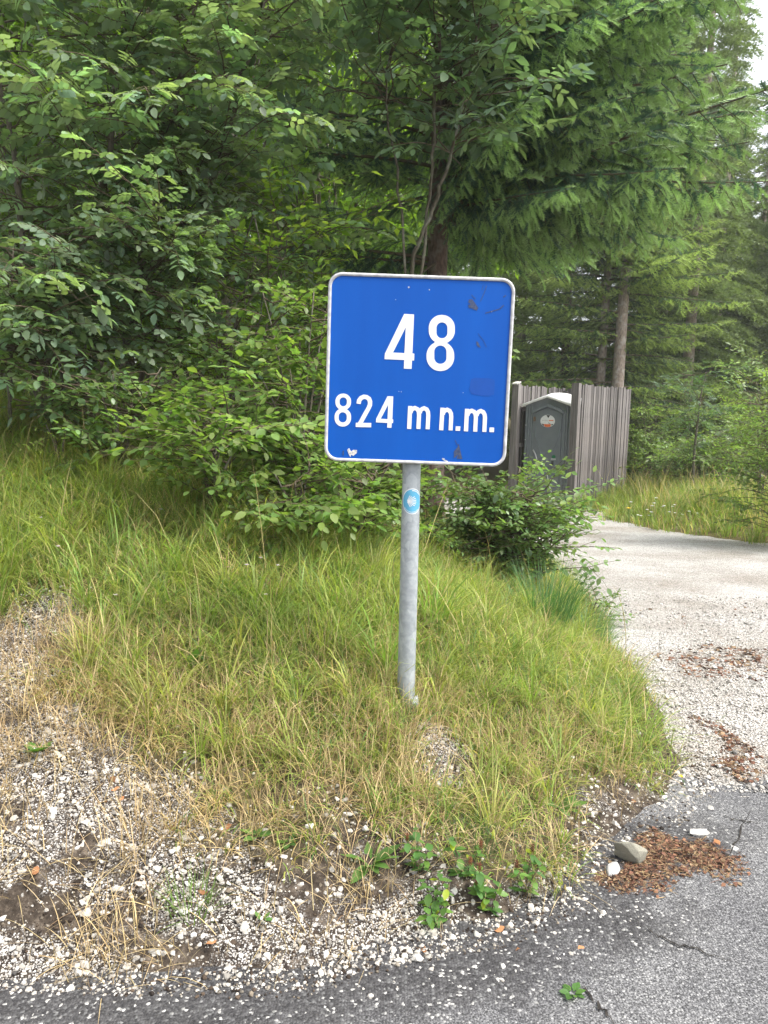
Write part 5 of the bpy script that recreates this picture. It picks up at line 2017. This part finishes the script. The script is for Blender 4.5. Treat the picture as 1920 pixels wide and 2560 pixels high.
glyph('digit', [[[(708, 445), (784, 449), (771, 748), (786, 750), (784, 803), (768, 802), (765, 867), (705, 865), (708, 799), (557, 792), (560, 750)], [(720, 548), (710, 746), (622, 742)]]])
glyph('digit', [[outline([(997, 452, 674, 100), (986, 656, 884, 106)]), outline([(998, 510, 632, 42)], 30), outline([(986, 688, 828, 47)], 30)]])
glyph('digit', [[outline([(240, 1056, 1184, 60), (237, 1170, 1310, 63)]), outline([(240, 1086, 1154, 28)], 24), outline([(236, 1200, 1278, 31)], 24)]])
glyph('digit', [[stroke([(358, 1135), (362, 1110), (376, 1091), (398, 1081), (420, 1084), (438, 1097), (446, 1118), (445, 1143), (435, 1168), (420, 1194), (363, 1298)], 33)], [stroke([(336, 1297), (455, 1299)], 33)]])
glyph('digit', [[[(580, 1076), (624, 1078), (617, 1255), (624, 1256), (622, 1283), (612, 1283), (610, 1320), (577, 1318), (579, 1282), (491, 1277), (493, 1250)], [(585, 1143), (580, 1253), (528, 1250)]]])


def arch_m(x, y, w2, h, st):
    """one arch of an m or n, from its stem at x"""
    return [(x + 6, y + 52), (x + 12, y + 30), (x + 26, y + 20), (x + w2 * 0.55, y + 15), (x + w2 * 0.82, y + 24), (x + w2 * 0.97, y + 44), (x + w2, y + 70), (x + w2 - 5, y + h)]


glyph('letter', [[stroke([(754, 1152), (746, 1328)], 32)], [stroke(arch_m(751, 1152, 71, 176, 0), 31)], [stroke(arch_m(822, 1154, 71, 176, 0), 31)]])
glyph('letter', [[stroke([(1002, 1165), (992, 1338)], 32)], [stroke(arch_m(999, 1165, 70, 174, 0), 31)]])
glyph('full_stop', [[[(1104, 1308), (1139, 1309), (1137, 1343), (1102, 1342)]]])
glyph('letter', [[stroke([(1191, 1174), (1182, 1346)], 32)], [stroke(arch_m(1188, 1173, 70, 176, 0), 31)], [stroke(arch_m(1258, 1175, 70, 176, 0), 31)]])
glyph('full_stop', [[[(1364, 1317), (1399, 1318), (1397, 1353), (1362, 1352)]]])
# wear on the face
for mat, polys in [('scuff', [[(1205, 335), (1230, 332), (1252, 362), (1278, 400), (1265, 420), (1235, 405), (1205, 398), (1198, 375), (1222, 372), (1200, 355)],
                              stroke([(1342, 228), (1322, 285), (1293, 350)], 4), stroke([(1315, 225), (1305, 262)], 2.5),
                              stroke([(1330, 440), (1380, 425), (1440, 408), (1472, 378)], 7), stroke([(1468, 318), (1488, 302)], 7), stroke([(1225, 298), (1255, 330)], 4),
                              [(1262, 655), (1275, 660), (1296, 705), (1280, 700), (1264, 685)], stroke([(1275, 595), (1318, 650), (1340, 700)], 2.5),
                              [(1090, 1500), (1118, 1468), (1128, 1440), (1140, 1500), (1155, 1560), (1110, 1555), (1122, 1525), (1090, 1552)],
                              stroke([(1098, 1412), (1112, 1445), (1128, 1455)], 4), [(235, 1500), (246, 1492), (243, 1535), (236, 1530)]]),
                   ('bare', [[(270, 1490), (285, 1475), (300, 1500), (318, 1488), (346, 1490), (345, 1512), (318, 1534), (300, 1525), (295, 1545), (282, 1520)],
                             stroke([(1000, 1555), (1018, 1568), (1042, 1580)], 10), stroke([(1003, 1558), (1018, 1555)], 5),
                             [(736, 238), (746, 233), (752, 242), (742, 248)], [(897, 256), (904, 255), (906, 263), (899, 265)], [(1376, 423), (1382, 422), (1383, 430), (1377, 431)],
                             [(640, 333), (645, 332), (646, 338), (641, 338)], [(665, 1038), (670, 1038), (670, 1043), (665, 1043)], [(683, 1040), (688, 1040), (688, 1046), (683, 1046)], [(1157, 1048), (1163, 1047), (1162, 1054)], [(569, 1558), (575, 1560), (572, 1566)]]),
                   ('patch', [[(1222, 945), (1260, 935), (1370, 940), (1405, 955), (1398, 1065), (1340, 1078), (1230, 1062), (1210, 1030)]])]:
    for pl in polys:
        o = glyph('scuff', [[pl]], mat)
        o.scale = (1, 0.6 if mat == 'patch' else 0.8, 1)

# post: slightly dented at the foot
zt = cen.z + SHt / 2 - 0.03 - so_[2]
mb = MB()
hs = np.array([-0.25, -0.03, 0.0, 0.03, 0.06, 0.10, 0.3, 0.6, 0.9, 1.2, zt])
pts = np.column_stack([np.where(hs < 0.05, 0.006, 0) + 0 * hs, 0 * hs, hs])
mb.tube(pts, np.where(np.abs(hs - 0.03) < 0.012, PR * 0.93, PR), 28)
post = obj('post', mb.build('post', M['zinc']), sign)
mb = MB()
mb.tube(np.array([[0, 0, 0.0], [0, 0, 0.004]]), PR + 0.0015, 28)
obj('post_cap', mb.build('post_cap', M['black']), sign, loc=(0, 0, zt))
mb = MB()
mb.tube(np.array([[0.010, 0, 0.015], [0.016, -0.004, 0.028], [0.012, 0, 0.040]]), [PR * 0.98, PR * 1.06, PR * 0.98], 20)
obj('dented_foot', mb.build('dented_foot', M['zinc']), sign)
for z in (0.18, -0.18):
    mb = MB()
    mb.tube(np.array([[0, 0, -0.015], [0, 0, 0.015]]), PR + 0.004, 24)
    obj('clamp', mb.build('clamp', M['aluminium']), sign, loc=(0, 0, cen.z + z - so_[2]))

# round sticker bent about the post, and its shell
def on_post(a, z, lift):
    r = PR + lift
    return (r * math.sin(a), -r * math.cos(a), z)


zs = P(1028, 1255, SY).z - so_[2]
SA, SZ = 1.18, 0.043        # half extent: angle about the post, height
shift = 0.12


def disc(ra, rz, lift, mat, name, n=36, rings=6):
    V, fr = [], []
    for k in range(rings + 1):
        for j in range(n):
            a = 2 * math.pi * j / n
            V.append(on_post(shift + ra * k / rings * math.cos(a), zs + rz * k / rings * math.sin(a), lift))
    for k in range(rings):
        for j in range(n):
            fr.append([k * n + j, k * n + (j + 1) % n, (k + 1) * n + (j + 1) % n, (k + 1) * n + j])
    obj(name, mesh_np(name, np.array(V), np.array(fr)[:, ::-1], mat), post)


disc(SA, SZ, 0.0006, M['white'], 'sticker')
disc(SA * 0.93, SZ * 0.925, 0.0011, M['sticker'], 'sticker_field')
mb = MB()
for k in range(10):
    an = rad(-62 + 128 * k / 9)
    L0, L1 = 0.05, 0.66 if 1 < k < 8 else 0.52
    V = []
    for j in range(6):
        t = L0 + (L1 - L0) * j / 5
        for s in (-1, 1):
            w = 0.018 + 0.022 * t
            u, v = -0.52 + t * math.cos(an) * 1.42 - s * w * math.sin(an), 0.0 + t * math.sin(an) + s * w * math.cos(an) * 1.0
            V.append(on_post(shift + u * SA * 0.93, zs + v * SZ * 0.93, 0.0016 + 0.00006 * k))
    mb.add(V, [[2 * j, 2 * j + 2, 2 * j + 3, 2 * j + 1] for j in range(5)])
obj('scallop_shell', mb.build('scallop_shell', M['white']), post)
mb = MB()
for k in range(34):           # the ring of tiny lettering
    a = rad(40 + 100 * k / 33) if k < 18 else rad(215 + 95 * (k - 18) / 15)
    da = 0.028 * random.uniform(0.7, 1.1)
    V = [on_post(shift + rr * SA * math.cos(a + s * da), zs + rr * SZ * math.sin(a + s * da), 0.0016) for s, rr in ((-1, .80), (1, .80), (1, .87), (-1, .87))]
    mb.add(V, [[0, 1, 2, 3]])
obj('ring_lettering', mb.build('ring_lettering', M['white']), post)
open('/tmp/stat.txt', 'w').write(str(sum(len(m.loops) - 2 * len(m.polygons) for m in bpy.data.meshes))) if False else None
print('objects', len(scene.objects), 'tris', sum(len(m.loops) - 2 * len(m.polygons) for m in bpy.data.meshes))

# ------------------------------------------------------------------ added thin volume: stands in for lens glare, lifts the dark forest
hm = bpy.data.materials.new('glare_veil')
hm.use_nodes = True
hn = hm.node_tree
hn.nodes.clear()
pv = hn.nodes.new('ShaderNodeVolumePrincipled')
pv.inputs['Color'].default_value = (0.93, 0.96, 1.0, 1)
pv.inputs['Density'].default_value = 0.0011
pv.inputs['Anisotropy'].default_value = 0.3
ho = hn.nodes.new('ShaderNodeOutputMaterial')
hn.links.new(pv.outputs[0], ho.inputs['Volume'])
hb = MB()
hb.box((0, 0, 0), (326, 366, 36))
hz = obj('glare_veil', hb.build('glare_veil', hm, smooth=False), loc=(0, 120, 15.5), kind='stuff')
tag(hz, 'thin pale air volume added to veil the trees like lens glare', 'glare_veil')
cy.volume_bounces = 1
